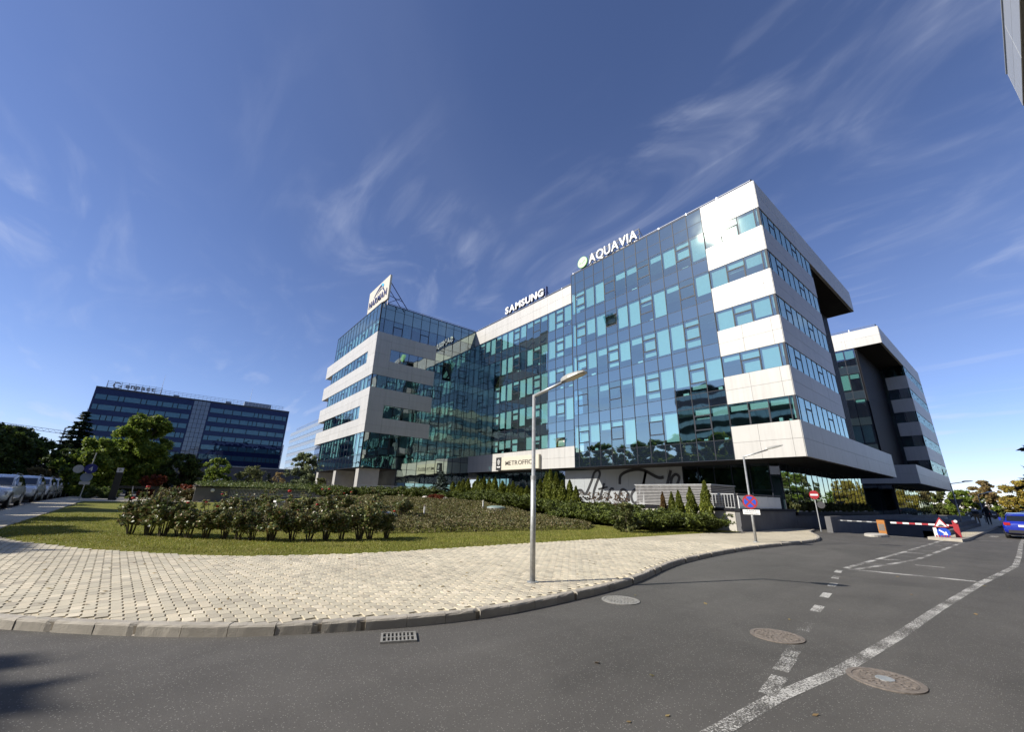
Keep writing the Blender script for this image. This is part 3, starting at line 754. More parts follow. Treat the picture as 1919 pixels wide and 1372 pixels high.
q = MB(); q.box(-11.05, XC-.25, 41.55, YF-.01, BT[4]-.0, BT[4]+.06); q.obj('soffit', 'soffit', OB)
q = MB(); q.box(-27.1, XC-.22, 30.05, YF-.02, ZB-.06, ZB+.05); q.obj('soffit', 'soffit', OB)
q = MB(); q.box(-11.0, XC-.25, 41.6, YF-.02, 6.45, 6.6); q.obj('ledge', 'roofing', OB)
q = MB(); q.box(-11.0, XC, YF, YF+.1, BT[4], ZT); q.box(-11.0, XC, YF, YF+.1, ZB, BB[0]); q.box(-31, -11.02, YF, YF+.1, ZB, ZT); q.obj('end_wall', 'white_panel', OB)
rail(OB, [(-27.0, 30.25), (XC-.2, 30.25), (XC-.2, YF-.3)], ZT+.03)
# --- recessed middle part
XI = -48.0; F1 = Face('F', 31.5); YR = 31.5
se1 = edges(XI, -27.2, 1.30)
rows1 = []
for k in range(5):
    rows1.append((6.74 if k == 0 else WB[k], WT[k], 'W'))
    if k < 4: rows1.append((WT[k], WB[k+1], 'S'))
curtain(F1, OB, se1, rows1, sash=lambda c, r: c % 3 == 1, blind=blindf(11, .5, .2, .2), opening={(13, 0): R(24)})
cladding(F1, OB, XI, -27.15, WT[4]+.02, ZT-.05, [XI+2.6*k for k in range(1, 8)], [24.2])
cladding(F1, OB, XI, -27.15, 4.6, 6.74, [XI+2.6*k for k in range(1, 8)], [5.65], d=0.10)
core(OB, XI, -25, 34.8, 44, 4.6, 25); slabs(OB, XI+.1, -27.0, 31.75, 41, [WT[k]+.08 for k in range(4)]+[4.75], .9)
q = MB(); q.box(XI-.5, -27.13, 31.55, 56.8, ZT-.3, ZT-.1); q.obj('roof', 'roofing', OB)
q = MB(); q.box(XI, -27.15, 31.44, 31.75, ZT-.04, ZT+.05); q.obj('coping', 'mullion', OB)
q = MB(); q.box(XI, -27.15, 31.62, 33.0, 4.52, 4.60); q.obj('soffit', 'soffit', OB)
rail(OB, [(XI+.3, 31.75), (-27.3, 31.75)], ZT+.03)
# --- ground floor
YG = 33.0; FG = Face('F', YG)
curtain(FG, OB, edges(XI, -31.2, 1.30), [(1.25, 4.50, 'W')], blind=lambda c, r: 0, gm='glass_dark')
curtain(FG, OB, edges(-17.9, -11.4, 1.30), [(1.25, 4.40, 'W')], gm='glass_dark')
core(OB, XI+.2, -11.6, 38.5, 40, 1.2, 4.4); core(OB, -13.8, -11.9, 36.5, 56, 1.2, 4.4)
GR = Face('R', -10.9)
curtain(GR, OB, edges(33.6, 56.4, 1.34), [(1.25, 4.38, 'W')], gm='spandrel', tilt=.003)
q = MB(); q.poly([(-11.4, 33.0, 1.25), (-10.9, 33.6, 1.25), (-10.9, 33.6, 4.38), (-11.4, 33.0, 4.38)]); q.obj('corner_pane', 'glass_dark', OB)
FS = Face('F', 32.9)
pt = cladding(FS, OB, -31.2, -17.9, 1.25, 4.40, [-31.2+1.33*k for k in range(1, 10)], [], d=0, th=.03, back=.08, m='frosted', jm='mullion', nm='frosted_wall')
# big script lettering on the frosted panels: strokes
def stroke(part, pts, wd, y=32.86, nm='letter_stroke'):
    P = catmull(pts, 8); mb = MB(); A, B_ = [], []
    for i, p in enumerate(P):
        d = P[min(i+1, len(P)-1)]-P[max(i-1, 0)]; d = d/(np.linalg.norm(d)+1e-9); nn = np.array([-d[1], d[0]])*wd/2
        A.append(p+nn); B_.append(p-nn)
    for i in range(len(P)-1):
        mb.poly([(B_[i][0], y, B_[i][1]), (B_[i+1][0], y, B_[i+1][1]), (A[i+1][0], y, A[i+1][1]), (A[i][0], y, A[i][1])])
        for (u, v) in ((A[i], A[i+1]), (B_[i+1], B_[i])): mb.poly([(u[0], y, u[1]), (v[0], y, v[1]), (v[0], y+.03, v[1]), (u[0], y+.03, u[1])])
    return mb.obj(nm, 'sign_dark', part)
LT = thing('wall_lettering', 'big black handwritten lettering across the frosted ground floor panels', 'lettering', (-24.5, 32.86, 1.4), fixed=True)
for pts, wd in [([(-29.9,1.55),(-29.7,2.25),(-29.0,2.45),(-28.4,2.1),(-27.6,3.3),(-27.2,4.1),(-26.7,4.35),(-26.5,3.95),(-26.9,3.2),(-27.3,2.4),(-27.5,1.6)],.24),
                ([(-26.7,1.5),(-26.4,2.2),(-26.0,3.1)],.22), ([(-26.75,2.55),(-25.6,2.75)],.16),
                ([(-25.7,1.5),(-25.5,2.2),(-25.2,2.6),(-24.9,2.55)],.2),
                ([(-24.2,3.0),(-24.0,3.8),(-22.9,4.22),(-21.6,4.2),(-20.2,3.55),(-19.6,3.55)],.26),
                ([(-23.4,2.3),(-23.9,2.55),(-24.3,2.1),(-24.2,1.5),(-23.7,1.45),(-23.3,2.2),(-23.3,1.5)],.2),
                ([(-22.2,2.3),(-22.6,2.5),(-23.0,2.0),(-22.8,1.4),(-22.3,1.6),(-21.7,2.9),(-21.3,4.1),(-21.7,2.8),(-22.0,1.5)],.22),
                ([(-20.6,2.5),(-21.0,2.75),(-21.4,2.2),(-21.3,1.55),(-20.8,1.5),(-20.4,2.5),(-20.5,1.6)],.22),
                ([(-19.9,1.5),(-19.4,2.8),(-18.9,4.1)],.24),
                ([(-19.0,2.7),(-18.5,2.9),(-18.2,3.5),(-18.5,3.75),(-18.9,3.4),(-19.0,2.6),(-18.7,1.9)],.22)]:
    stroke(LT, pts, wd)
# --- left wing
YW = 16.65; FW = Face('F', YW); WR = Face('R', XI); XL, XLB = -66.0, -69.5
seF = edges(XL, XI, 1.285); seR = [YW]+edges(YW+.65, YR, 1.285)
iW = next(i for i, y in enumerate(seR) if y > 24.4); YWH = seR[iW]
i0 = next(i for i, y in enumerate(seR) if y > 18.3); Y0 = seR[i0]
iG = next(i for i, y in enumerate(seR) if y > 21.1)
bl = blindf(21, .5, .2, .2)
curtain(FW, OB, seF, [(BB[4], 23.2, 'W'), (23.2, 24.7, 'S'), (24.7, ZT, 'S')], sash=lambda c, r: c % 4 == 1, blind=bl)
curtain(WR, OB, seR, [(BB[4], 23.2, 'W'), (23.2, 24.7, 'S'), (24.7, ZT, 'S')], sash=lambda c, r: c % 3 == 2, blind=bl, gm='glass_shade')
curtain(FW, OB, seF, [(BB[2], BT[2], 'W')], sash=lambda c, r: c % 4 == 1, blind=blindf(22), nm='ribbon_window')
curtain(FW, OB, seF[:-2], [(BB[3], BT[3], 'W')], sash=lambda c, r: c % 4 == 1, blind=blindf(23), nm='ribbon_window')
curtain(FW, OB, seF[:-2], [(BB[1], BT[1], 'W')], sash=lambda c, r: c % 4 == 1, blind=blindf(24), nm='ribbon_window')
curtain(FW, OB, seF, [(5.85, 8.5, 'W'), (ZB, 5.85, 'S')], sash=lambda c, r: c % 4 == 1, blind=blindf(25, .3, .2, .2))
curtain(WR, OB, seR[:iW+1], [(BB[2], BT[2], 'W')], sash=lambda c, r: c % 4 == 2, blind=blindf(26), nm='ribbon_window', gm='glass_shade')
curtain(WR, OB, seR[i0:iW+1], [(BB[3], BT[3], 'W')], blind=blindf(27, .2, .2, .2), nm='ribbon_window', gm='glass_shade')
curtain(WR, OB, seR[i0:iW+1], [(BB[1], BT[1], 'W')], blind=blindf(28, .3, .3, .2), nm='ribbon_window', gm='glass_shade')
rr_ = []
for k in range(5):
    rr_.append((WB[k], WT[k] if k < 4 else BB[4], 'W')) if k < 4 else None
    if k < 4: rr_.append((WT[k], WB[k+1], 'S'))
rr_ = [x for x in rr_ if x]; rr_.append((WB[4], BB[4], 'W'))
curtain(WR, OB, seR[iW:], rr_, sash=lambda c, r: c % 3 == 0, blind=blindf(29, .18, .15, .2), opening={(1, 6): R(30)}, gm='glass_shade')
curtain(WR, OB, seR[:iW+1], [(5.85, 8.5, 'W')], sash=lambda c, r: c % 4 == 2, blind=blindf(30, .3, .2, .2), gm='glass_shade')
curtain(WR, OB, seR, [(ZB, 5.85, 'S')]); curtain(WR, OB, seR[iG:], [(1.25, 2.9, 'W'), (2.9, ZB, 'S')], gm='glass_dark')
for (z0, z1, w3) in ((BT[2], BB[4], BB[3]), (8.5, BB[2], BB[1])):
    wt = w3+1.62; xe = seF[-3]
    for a0, a1, h0, h1 in ((XLB, XI, wt, z1), (XLB, XI, z0, w3), (xe, XI, w3, wt)):
        cladding(FW, OB, a0, a1, h0, h1, [x for x in (-66, -62, -58, -54, -50.6) if a0 < x-.2 and x < a1-.2], [(h0+h1)/2], d=.06)
    for a0, a1, h0, h1 in ((YW-.06, YWH, wt, z1), (YW-.06, YWH, z0, w3), (YW-.06, Y0, w3, wt)):
        cladding(WR, OB, a0, a1, h0, h1, [y for y in (Y0, (Y0+YWH)/2) if a0 < y-.2 and y < a1-.2], [(h0+h1)/2], d=.06)
core(OB, XL+3, XI-3, YW+3, 44, 4.6, 25); slabs(OB, XL+.2, XI-.2, YW+.2, 44, [WT[k]+.08 for k in range(4)]+[4.5], .9)
for z0, z1 in ((BT[2], BB[3]), (BT[3], BB[4]), (8.5, BB[1]), (BT[1], BB[2])):
    q = MB(); q.box(XLB, XL-.02, YW+.22, YW+3, z0+.02, z1-.02); q.obj('band_return', 'white_panel', OB)
q = MB(); q.box(XL-.05, XL+.1, YW+.1, 44, ZB, ZT); q.obj('side_wall', 'dark_clad', OB)
q = MB(); q.box(XL, XI-.02, YW+.05, 44, ZT-.25, ZT-.05); q.obj('roof', 'roofing', OB)
q = MB(); q.box(XL-.05, XI+.03, YW-.03, YW+.25, ZT-.04, ZT+.06); q.box(XI-.25, XI+.03, YW+.25, YR, ZT-.04, ZT+.06); q.obj('coping', 'mullion', OB)
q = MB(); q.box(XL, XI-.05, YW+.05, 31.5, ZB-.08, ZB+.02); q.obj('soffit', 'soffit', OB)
rail(OB, [(XL, YW+.3), (XI-.3, YW+.3), (XI-.3, YR)], ZT+.03)
for x in (-49.0, -57.5, -65.7):
    q = MB(); q.box(x-.5, x+.5, YW+.15, YW+2.6, 0.5, ZB-.06); q.obj('column', 'column', OB)
q = MB(); q.box(-60, XI-.3, 21.4, 21.6, 1.2, ZB-.06); q.obj('undercroft_wall', 'interior', OB)
# ------------------------------------------------------------------ podium, terrace walls
PD = structure('terrace', (lambda q: (q.box(-48, -10.5, 25.0, 57, 0, 1.2), q.box(-70, -46, 15.5, 57, 0, 1.2), q.box(-46, -40.5, 15.5, 25, 0, 1.0), q.me('terrace', 'concrete'))[-1])(MB()))
t = thing('retaining_wall', 'beige concrete retaining wall with dark coping below the terrace', 'wall', (-16, 24.8, 0.1), fixed=True)
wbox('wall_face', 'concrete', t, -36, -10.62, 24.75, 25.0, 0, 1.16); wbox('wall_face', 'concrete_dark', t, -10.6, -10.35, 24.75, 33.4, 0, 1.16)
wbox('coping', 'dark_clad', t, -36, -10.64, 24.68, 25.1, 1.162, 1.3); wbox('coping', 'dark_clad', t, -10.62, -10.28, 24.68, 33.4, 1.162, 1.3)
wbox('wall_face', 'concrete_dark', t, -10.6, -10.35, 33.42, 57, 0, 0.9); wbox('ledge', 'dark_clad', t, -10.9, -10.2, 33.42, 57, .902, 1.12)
# ------------------------------------------------------------------ second block down the road
B2 = thing('office_building', 'white banded office block further down the road with a dark recess', 'building', (-14, 88, 0.1), fixed=True)
YA, YB = 71.0, 103.0; YV = 85.6
FB = Face('F', YA)
for i, (z0, z1) in enumerate(lv):
    y0 = YA if i in (0, 5) else YV
    cladding(RF, B2, y0, YB, z0, z1, [y for y in np.arange(y0+4, YB-1, 4.3)], [z0+(z1-z0)*.5])
    if i in (0, 5): cladding(FB, B2, -24, XC, z0, z1, [-20, -16, -12], [z0+(z1-z0)*.5])
    else: cladding(Face('F', YV), B2, -10.6, XC, z0, z1, [], [])
for k in range(5):
    curtain(RF, B2, edges(YV, YB, 1.25), [(BB[k], BT[k], 'W')], sash=lambda c, r: c % 4 == 1, nm='ribbon_window', opening={(9, 0): R(30)} if k == 0 else None, blind=blindf(80+k))
    curtain(Face('F', YV), B2, [-10.6, -9.4, XC], [(BB[k], BT[k], 'W')], nm='ribbon_window', gm='glass_dark')
rowsb = []
for k in range(5):
    rowsb.append((WB[k] if k else BB[0], WT[k], 'W'))
    if k < 4: rowsb.append((WT[k], WB[k+1], 'S'))
curtain(Face('F', YA+.1), B2, edges(-24, -11.2, 1.28), rowsb, blind=blindf(90), gm='glass_dark')
core(B2, -24, -12.5, YA+3, YB-.4, 4.6, 25); slabs(B2, -24, -11.3, YA+.4, YB-.4, [WT[k]+.08 for k in range(4)], .9)
core(B2, -11.2, -9.6, YV+1.2, YB-.4, 6.8, 23)
D2 = Face('R', -11.0); mb = MB()
for y in np.arange(YA+.3, YV-.3, .62): D2.box(mb, y, y+.5, 6.75, 22.85, -.3, .0)
D2.box(mb, YA+.25, YV, 6.75, 22.85, -.4, -.05); mb.obj('ribbed_cladding', 'dark_clad', B2)
q = MB(); q.box(-12, XC-.25, YA+.25, YV, BT[4], BT[4]+.06); q.obj('soffit', 'soffit', B2)
q = MB(); q.box(-24, XC-.22, YA+.22, YB, ZB-.06, ZB+.04); q.obj('soffit', 'soffit', B2)
q = MB(); q.box(-24, XC-.02, YA+.05, YB, ZT-.2, ZT-.05); q.obj('roof', 'roofing', B2)
q = MB(); q.box(-24, XC, YA-.02, YB, ZT-.045, ZT+.05); q.obj('coping', 'mullion', B2)
q = MB(); q.box(-24, XC-.25, YB, YB+.2, ZB, ZT); q.obj('end_wall', 'white_panel', B2)
rail(B2, [(-23, YA+.3), (XC-.2, YA+.3), (XC-.2, YB-.3)], ZT+.03)
curtain(Face('R', -10.9), B2, edges(YA+1.5, YB-1, 2.0), [(0.6, 4.36, 'W')], gm='spandrel', tilt=.003)
curtain(Face('F', YA+1.5), B2, edges(-24, -10.9, 1.6), [(0.6, 4.36, 'W')], gm='glass_dark')
core(B2, -20, -12.5, YA+4, YB-2, .2, 4.36)
q = MB(); q.box(-24, -10.7, YA+1.2, YB, 0, .6); q.obj('plinth', 'concrete_dark', B2)
# ------------------------------------------------------------------ facing block, only its cornice corner enters the picture
B3 = thing('office_building', 'pale panelled office block across the road with an overhanging cornice', 'building', (12, 0, 0.12), fixed=True)
B3F = Face('F', 0)
def leftface(x0, y0, y1, z0, z1, root):
    # panels on a wall facing -X
    mb = MB(); mb.box(x0+.03, x0+.3, y0+.01, y1-.01, z0+.01, z1-.01); p = mb.obj('cladding', 'joint', root)
    Y = edges(y0, y1, 3.9); zm = (z0+z1)/2
    for i in range(len(Y)-1):
        for (a, c) in ((z0, zm), (zm, z1)):
            link('panel', slab_mesh('panel', Y[i+1]-Y[i]-.03, c-a-.03, .04, 'grey_panel'), p, (x0+.0, (Y[i]+Y[i+1])/2, (a+c)/2), -math.pi/2)
for i, (z0, z1) in enumerate(lv): leftface(4.55, -42, 32.0 if i in (0, 5) else 17.0, z0, z1, B3)
for k in range(5):
    mb = MB(); mb.box(4.62, 4.8, -42, 17, BB[k]+.0, BT[k]); part = mb.obj('ribbon_window', 'mullion', B3)
    for y in np.arange(-41.4, 16.6, 1.25): link('pane', slab_mesh('pane', 1.18, 1.55, .02, 'spandrel'), part, (4.6, y, (BB[k]+BT[k])/2), -math.pi/2)
q = MB(); q.box(4.85, 20, -42, 17, ZB, ZT-.1); q.obj('core', 'dark_clad', B3)
q = MB(); q.box(8.5, 20, 17.02, 31.9, ZB, ZT-.1); q.obj('recessed_wall', 'dark_clad', B3)
q = MB(); q.box(4.88, 8.5, 17.02, 31.9, BT[4]+.02, ZT-.1); q.obj('cornice_box', 'soffit', B3)
q = MB(); q.box(4.55, 20, 32.0, 32.1, BT[4], ZT); q.obj('end_wall', 'grey_panel', B3)
q = MB(); q.box(4.5, 20, -42, 32.12, ZT+.005, ZT+.08); q.obj('coping', 'grey_panel', B3)
q = MB(); q.box(7, 20, -42, 30, 0.1, ZB); q.obj('ground_floor', 'dark_clad', B3)
# ------------------------------------------------------------------ dark block behind the viewer (seen mirrored in the glazing)
B4 = thing('office_building', 'tall dark glass office slab across the side street, mirrored in the tower glazing', 'building', (-38, -75, 0), fixed=True)
q = MB(); q.box(-66, -12, -90, -62, 0, 36); q.obj('core', 'dark_clad', B4)
for k in range(9):
    mb = MB(); mb.box(-66, -12, -61.98, -61.9, 1.2+3.8*k, 2.9+3.8*k); part = mb.obj('window_band', 'mullion', B4)
    for x in np.arange(-65, -12.5, 1.8): o_ = link('pane', slab_mesh('pane', 1.7, 1.6, .03, 'spandrel'), part, (x, -61.87, 2.05+3.8*k), math.pi)
# ------------------------------------------------------------------ distant office buildings
B5 = thing('office_building', 'long dark blue office building with pale window bands beyond the garden', 'building', (-175, 3, 0.5), fixed=True)
BX = -170.0; s5 = 170/150
FR = Face('R', BX); y0, y1, zt = -19.9*s5, 26.4*s5, 1.6+24.75*s5
q = MB(); q.box(BX-22, BX-.02, y0, y1, 0, zt); q.obj('wall', 'spandrel_far', B5)
pitch5 = 2.71*s5; wh = 1.42*s5; top5 = 1.6+23.22*s5
yA, yB = 1.1*s5, 5.0*s5
mb = MB(); FR.box(mb, yA, yB, 6, zt+.3, -.2, .12)
st = mb.obj('stair_glazing', 'mullion', B5)
for y in edges(yA, yB, 1.1)[:-1]:
    for z in edges(7, zt, 1.55)[:-1]: FR.put('pane', 1.0, 1.42, .03, 'glass_grey', y+.55, z+.78, .15, st, .002)
for k in range(8):
    zc_ = top5-wh/2-k*pitch5
    for a, b_ in ((y0+.4, yA-.3), (yB+.3, y1-.4)):
        mb = MB(); FR.box(mb, a, b_, zc_-wh/2, zc_+wh/2, -.1, .02); part = mb.obj('window_band', 'mullion', B5)
        y = a; r_ = random.Random(k*3+int(a)); 
        while y < b_-.5:
            wdt = min(r_.choice([1.3, 2.6, 2.6, 1.3, 3.9]), b_-y)
            FR.put('pane', wdt-.22, wh-.12, .03, 'glass_far', y+wdt/2, zc_, .05, part, .003); y += wdt
mb = MB(); FR.box(mb, y0, y1, zt, zt+.5, -20, .1); mb.obj('parapet', 'sign_back', B5)
mb = MB()
for y in np.arange(y0+6, y1-2, 1.1): mb.box(BX-.35, BX-.3, y-.03, y+.03, zt+.5, zt+2.0)
for z in (zt+1.0, zt+1.5, zt+2.0): mb.box(BX-.36, BX-.29, y0+6, y1-2, z-.04, z+.04)
mb.obj('roof_railing', 'steel', B5)
for (ya, yb, hh) in ((10, 11.6, 1.6), (15.5, 24, 2.4), (-4.5, -3, 1.4)):
    q = MB(); q.box(BX-6, BX-2.5, ya, yb, zt+.5, zt+hh); q.obj('plant_room', 'panel_bluegrey', B5)
for y in (-8, 17): q = MB(); q.tube([(BX-3, y, zt), (BX-3, y, zt+7.5)], [.09, .03], 5); q.obj('mast', 'steel', B5)
B6 = thing('office_building', 'pale blue banded office block peeping out behind the left wing', 'building', (-210, 48, 0.5), fixed=True)
FC = Face('F', 45.0); x0, x1, zt6 = -241, -150, 30.5
q = MB(); q.box(x0, x1, 45.02, 70, 0, zt6); q.obj('wall', 'panel_bluegrey', B6)
for k in range(7):
    z = zt6-2.7-k*3.5; mb = MB(); FC.box(mb, x0+.4, x1-.4, z-1.0, z+1.0, -.1, .03); part = mb.obj('window_band', 'mullion', B6)
    for x in np.arange(x0+1.7, x1-1.5, 2.6): FC.put('pane', 2.5, 1.9, .04, 'glass_pale', x, z, .06, part, .003)
q = MB(); q.box(x0+4, x0+9, 50, 60, zt6, zt6+2); q.obj('plant_room', 'sign_white', B6)
mb = MB()
for x in np.arange(x0+10, x1-2, 2): mb.box(x-.05, x+.05, 45.5, 45.6, zt6, zt6+1.6)
mb.box(x0+10, x1-2, 45.5, 45.6, zt6+1.5, zt6+1.6); mb.obj('roof_railing', 'steel', B6)
B7 = thing('apartment_tower', 'thin white apartment tower far behind between two office blocks', 'building', (-300, 50, 0.5), fixed=True)
q = MB(); q.box(-308, -300, 49.2, 53.5, 0, 30); q.obj('wall', 'sign_white', B7)
for k in range(9): q = MB(); q.box(-300.3, -299.85, 50.3, 53.0, 2+3*k, 4+3*k); q.obj('window', 'glass_grey', B7)
t = thing('boundary_wall', 'long plain grey wall below the dark blue office building', 'wall', (-93, 8, 0.5), fixed=True)
wbox('wall_face', 'concrete_dark', t, -93.4, -93, -14, 40, 0.3, 5.55); wbox('coping', 'galv', t, -93.5, -92.9, -14, 40, 5.552, 5.75)
# ------------------------------------------------------------------ lettering helpers
def letters(txt, x0, x1, z0, z1, y, depth, m, root, bold=0.0, gapf=0.08, face='F', nm='letter', condense=None):
    """upright letters between x0..x1, z0..z1, each a part of root; text reads left to right for a viewer in front of the face"""
    items = []
    for ch in txt:
        if ch == ' ': items.append(None); continue
        me = text_mesh(ch, 1.0, 0.2, m, bold); co = np.zeros(len(me.vertices)*3, np.float32); me.vertices.foreach_get('co', co); co = co.reshape(-1, 3)
        items.append((me, co))
    hmax = max(c[:, 1].max() for it in items if it for c in [it[1]]); hmin = min(0, min(c[:, 1].min() for it in items if it for c in [it[1]]) if 'g' in txt or 'p' in txt else 0)
    ws = [(it[1][:, 0].max()-it[1][:, 0].min()) if it else .3 for it in items]
    tot = sum(ws)+gapf*(len(ws)-1); sx = (x1-x0)/tot; sz = (z1-z0)/(hmax-hmin)
    cur = x0
    for it, w_ in zip(items, ws):
        if it:
            me, co = it; xx = (co[:, 0]-co[:, 0].min())*sx+cur; zz = (co[:, 1]-hmin)*sz+z0; dd = co[:, 2]/0.2*depth
            V = np.stack([xx, y-depth/2-dd, zz], 1) if face == 'F' else np.stack([y+depth/2+dd, xx, zz], 1)
            me.vertices.foreach_set('co', V.astype(np.float32).ravel()); me.update(); link(nm, me, root)
        cur += (w_+gapf)*sx
# green-circle sign on the tower
t = thing('rooftop_sign', 'white letters reading AQUAVIA with a round green badge on the tower roof edge', 'sign', (-22, 30.3, 25.4), fixed=True)
letters('AQUAVIA', -24.45, -18.46, 25.66, 26.72, 30.1, .18, 'sign_white', t, bold=.012)
q = MB(); q.lathe([(.66, 0), (.66, .22), (.62, .24)], 32, (-25.34, 30.14, 26.22), 'y'); q.obj('badge', 'sign_green', t)
q = MB(); q.tube([(-25.75, 29.88, 26.1), (-25.5, 29.88, 26.2), (-25.3, 29.88, 26.05), (-25.1, 29.88, 26.25), (-24.95, 29.88, 26.35)], .03, 5); q.lathe([(.1, 0), (.1, .02)], 14, (-25.4, 29.9, 26.35), 'y'); q.lathe([(.08, 0), (.08, .02)], 14, (-25.05, 29.9, 26.05), 'y'); q.obj('badge_mark', 'sign_white', t)
q = MB()
for x in np.arange(-24.6, -18.3, .62): q.box(x-.025, x+.025, 30.25, 30.32, 25.4, 26.85)
for z in (25.62, 26.2, 26.8): q.box(-24.6, -18.35, 30.2, 30.24, z-.03, z+.03)
for x in (-24.4, -21.5, -18.4): q.tube([(x, 30.3, 26.7), (x, 31.6, 25.4)], .03, 5)
q.obj('support_frame', 'cast_grey', t)
t = thing('rooftop_sign', 'white block letters reading SAMSUNG with dark sides on the middle roof edge', 'sign', (-37, 31.8, 25.4), fixed=True)
letters('SAMSUNG', -41.0, -33.25, 25.95, 26.95, 31.62, .05, 'sign_white', t, bold=.045, gapf=.07)
letters('SAMSUNG', -41.03, -33.22, 25.93, 26.97, 31.86, .22, 'sign_navy', t, bold=.045, gapf=.07, nm='letter_return')
q = MB(); q.box(-41.2, -32.9, 31.95, 32.0, 25.62, 25.78); q.box(-41.2, -32.9, 31.95, 32.0, 26.5, 26.58); q.box(-32.98, -32.88, 31.7, 32.0, 25.4, 27.1)
for x in (-40.8, -38.2, -35.6, -33): q.tube([(x, 32, 26.6), (x, 33.2, 25.3)], .03, 5); q.box(x-.03, x+.03, 31.95, 32.01, 25.3, 26.7)
q.obj('support_frame', 'sign_navy', t)
t = thing('rooftop_sign', 'cream billboard with blue arch emblem and HARMAN lettering on the left wing', 'sign', (-50.8, 17.1, 25.4), fixed=True)
q = MB(); q.box(-54.5, -47.2, 17.0, 17.25, 25.75, 29.3); q.obj('board', 'sign_cream', t)
letters('HARMAN', -54.0, -47.75, 26.55, 27.55, 16.98, .05, 'sign_navy', t, bold=.015, gapf=.12)
def arc(m, pts, w0, w1, nm):
    P = catmull(pts, 8); mb = MB(); n_ = len(P)
    for i in range(n_-1):
        d = P[i+1]-P[i]; d /= np.linalg.norm(d); nn = np.array([-d[1], d[0]]); a = w0+(w1-w0)*i/n_; c = w0+(w1-w0)*(i+1)/n_
        mb.poly([(*((P[i]-nn*a)[[0]]), 16.95, (P[i]-nn*a)[1]), (*((P[i+1]-nn*c)[[0]]), 16.95, (P[i+1]-nn*c)[1]), (*((P[i+1]+nn*c)[[0]]), 16.95, (P[i+1]+nn*c)[1]), (*((P[i]+nn*a)[[0]]), 16.95, (P[i]+nn*a)[1])])
    mb.obj(nm, m, t)
arc('sign_navy', [(-52.4, 27.75), (-51.5, 28.3), (-50.6, 28.68), (-49.9, 28.75)], .07, .2, 'emblem_arc')
arc('sign_navy', [(-51.3, 27.85), (-50.6, 28.15), (-49.9, 28.28)], .03, .1, 'emblem_arc')
arc('sign_sky', [(-50.0, 28.85), (-49.55, 28.75), (-49.2, 28.45)], .22, .16, 'emblem_tip')
arc('sign_navy', [(-49.5, 28.3), (-49.2, 28.0), (-48.9, 27.72)], .16, .08, 'emblem_leg')
q = MB()
for x in (-54, -50.8, -47.5):
    q.tube([(x, 17.25, 28.4), (x, 20.0, 25.2)], .06, 5); q.tube([(x, 17.25, 27.2), (x, 19.0, 25.2)], .05, 5); q.tube([(x, 17.2, 25.0), (x, 17.2, 28)], .06, 5)
    q.tube([(x, 17.3, 26.4), (x, 19.2, 26.1)], .04, 5); q.tube([(x, 17.4, 25.4), (x, 18.9, 26.5)], .04, 5)
q.obj('support_frame', 'sign_navy', t)
# sign box over the entrance
t = thing('entrance_sign', 'beige sign box reading METROFFICE on the white band over the entrance', 'sign', (-37.3, 31.2, 4.7), fixed=True)
q = MB(); q.box(-40.05, -33.4, 31.05, 31.38, 4.68, 6.2); q.obj('box', 'sign_cream', t)
q = MB(); q.box(-41.15, -40.06, 31.05, 31.38, 4.68, 6.2); q.obj('badge', 'sign_dark', t)
letters('METROFFICE', -39.25, -34.0, 5.2, 5.7, 31.045, .02, 'text_brown', t, bold=.004, gapf=.1)
q = MB()
for z0, w_ in ((5.9, .12), (5.74, .26), (5.6, .26), (5.46, .22), (5.32, .12), (5.05, .35), (4.98, .3)): q.box(-40.6-w_, -40.6+w_, 31.03, 31.049, z0, z0+.07)
q.obj('badge_mark', 'sign_white', t)
t = thing('rooftop_sign', 'metal rooftop lettering with a round emblem on the dark blue building', 'sign', (-170.3, -13, zt+.4), fixed=True)
letters('enpact', -16.4, -9.4, zt+.7, zt+2.2, BX-.5, .2, 'grey_text', t, bold=.03, face='R')
q = MB()
for k in range(28):
    a = R(40)+k/27*R(285); a2 = R(40)+(k+1)/27*R(285) if k < 27 else None
pts = [(BX-.4, -18.2+.85*math.cos(R(40+285*k/27)), zt+1.5+.85*math.sin(R(40+285*k/27))) for k in range(28)]
q.tube(pts, .15, 6); q.tube([(BX-.4, -18.1, zt+1.45), (BX-.4, -17.4, zt+1.45), (BX-.4, -17.4, zt+1.05)], .13, 6); q.obj('emblem', 'grey_text', t)
q = MB()
for k in range(5): q.box(BX-.8, BX-.72, -20.6, -7.8, zt+.6+k*.5, zt+.68+k*.5)
for y in np.arange(-20.5, -7.6, 1.6): q.box(BX-.8, BX-.7, y-.06, y+.06, zt+.4, zt+2.8); q.tube([(BX-.8, y, zt+2.6), (BX-2.6, y, zt+.4)], .05, 4)
q.obj('support_frame', 'galv', t)
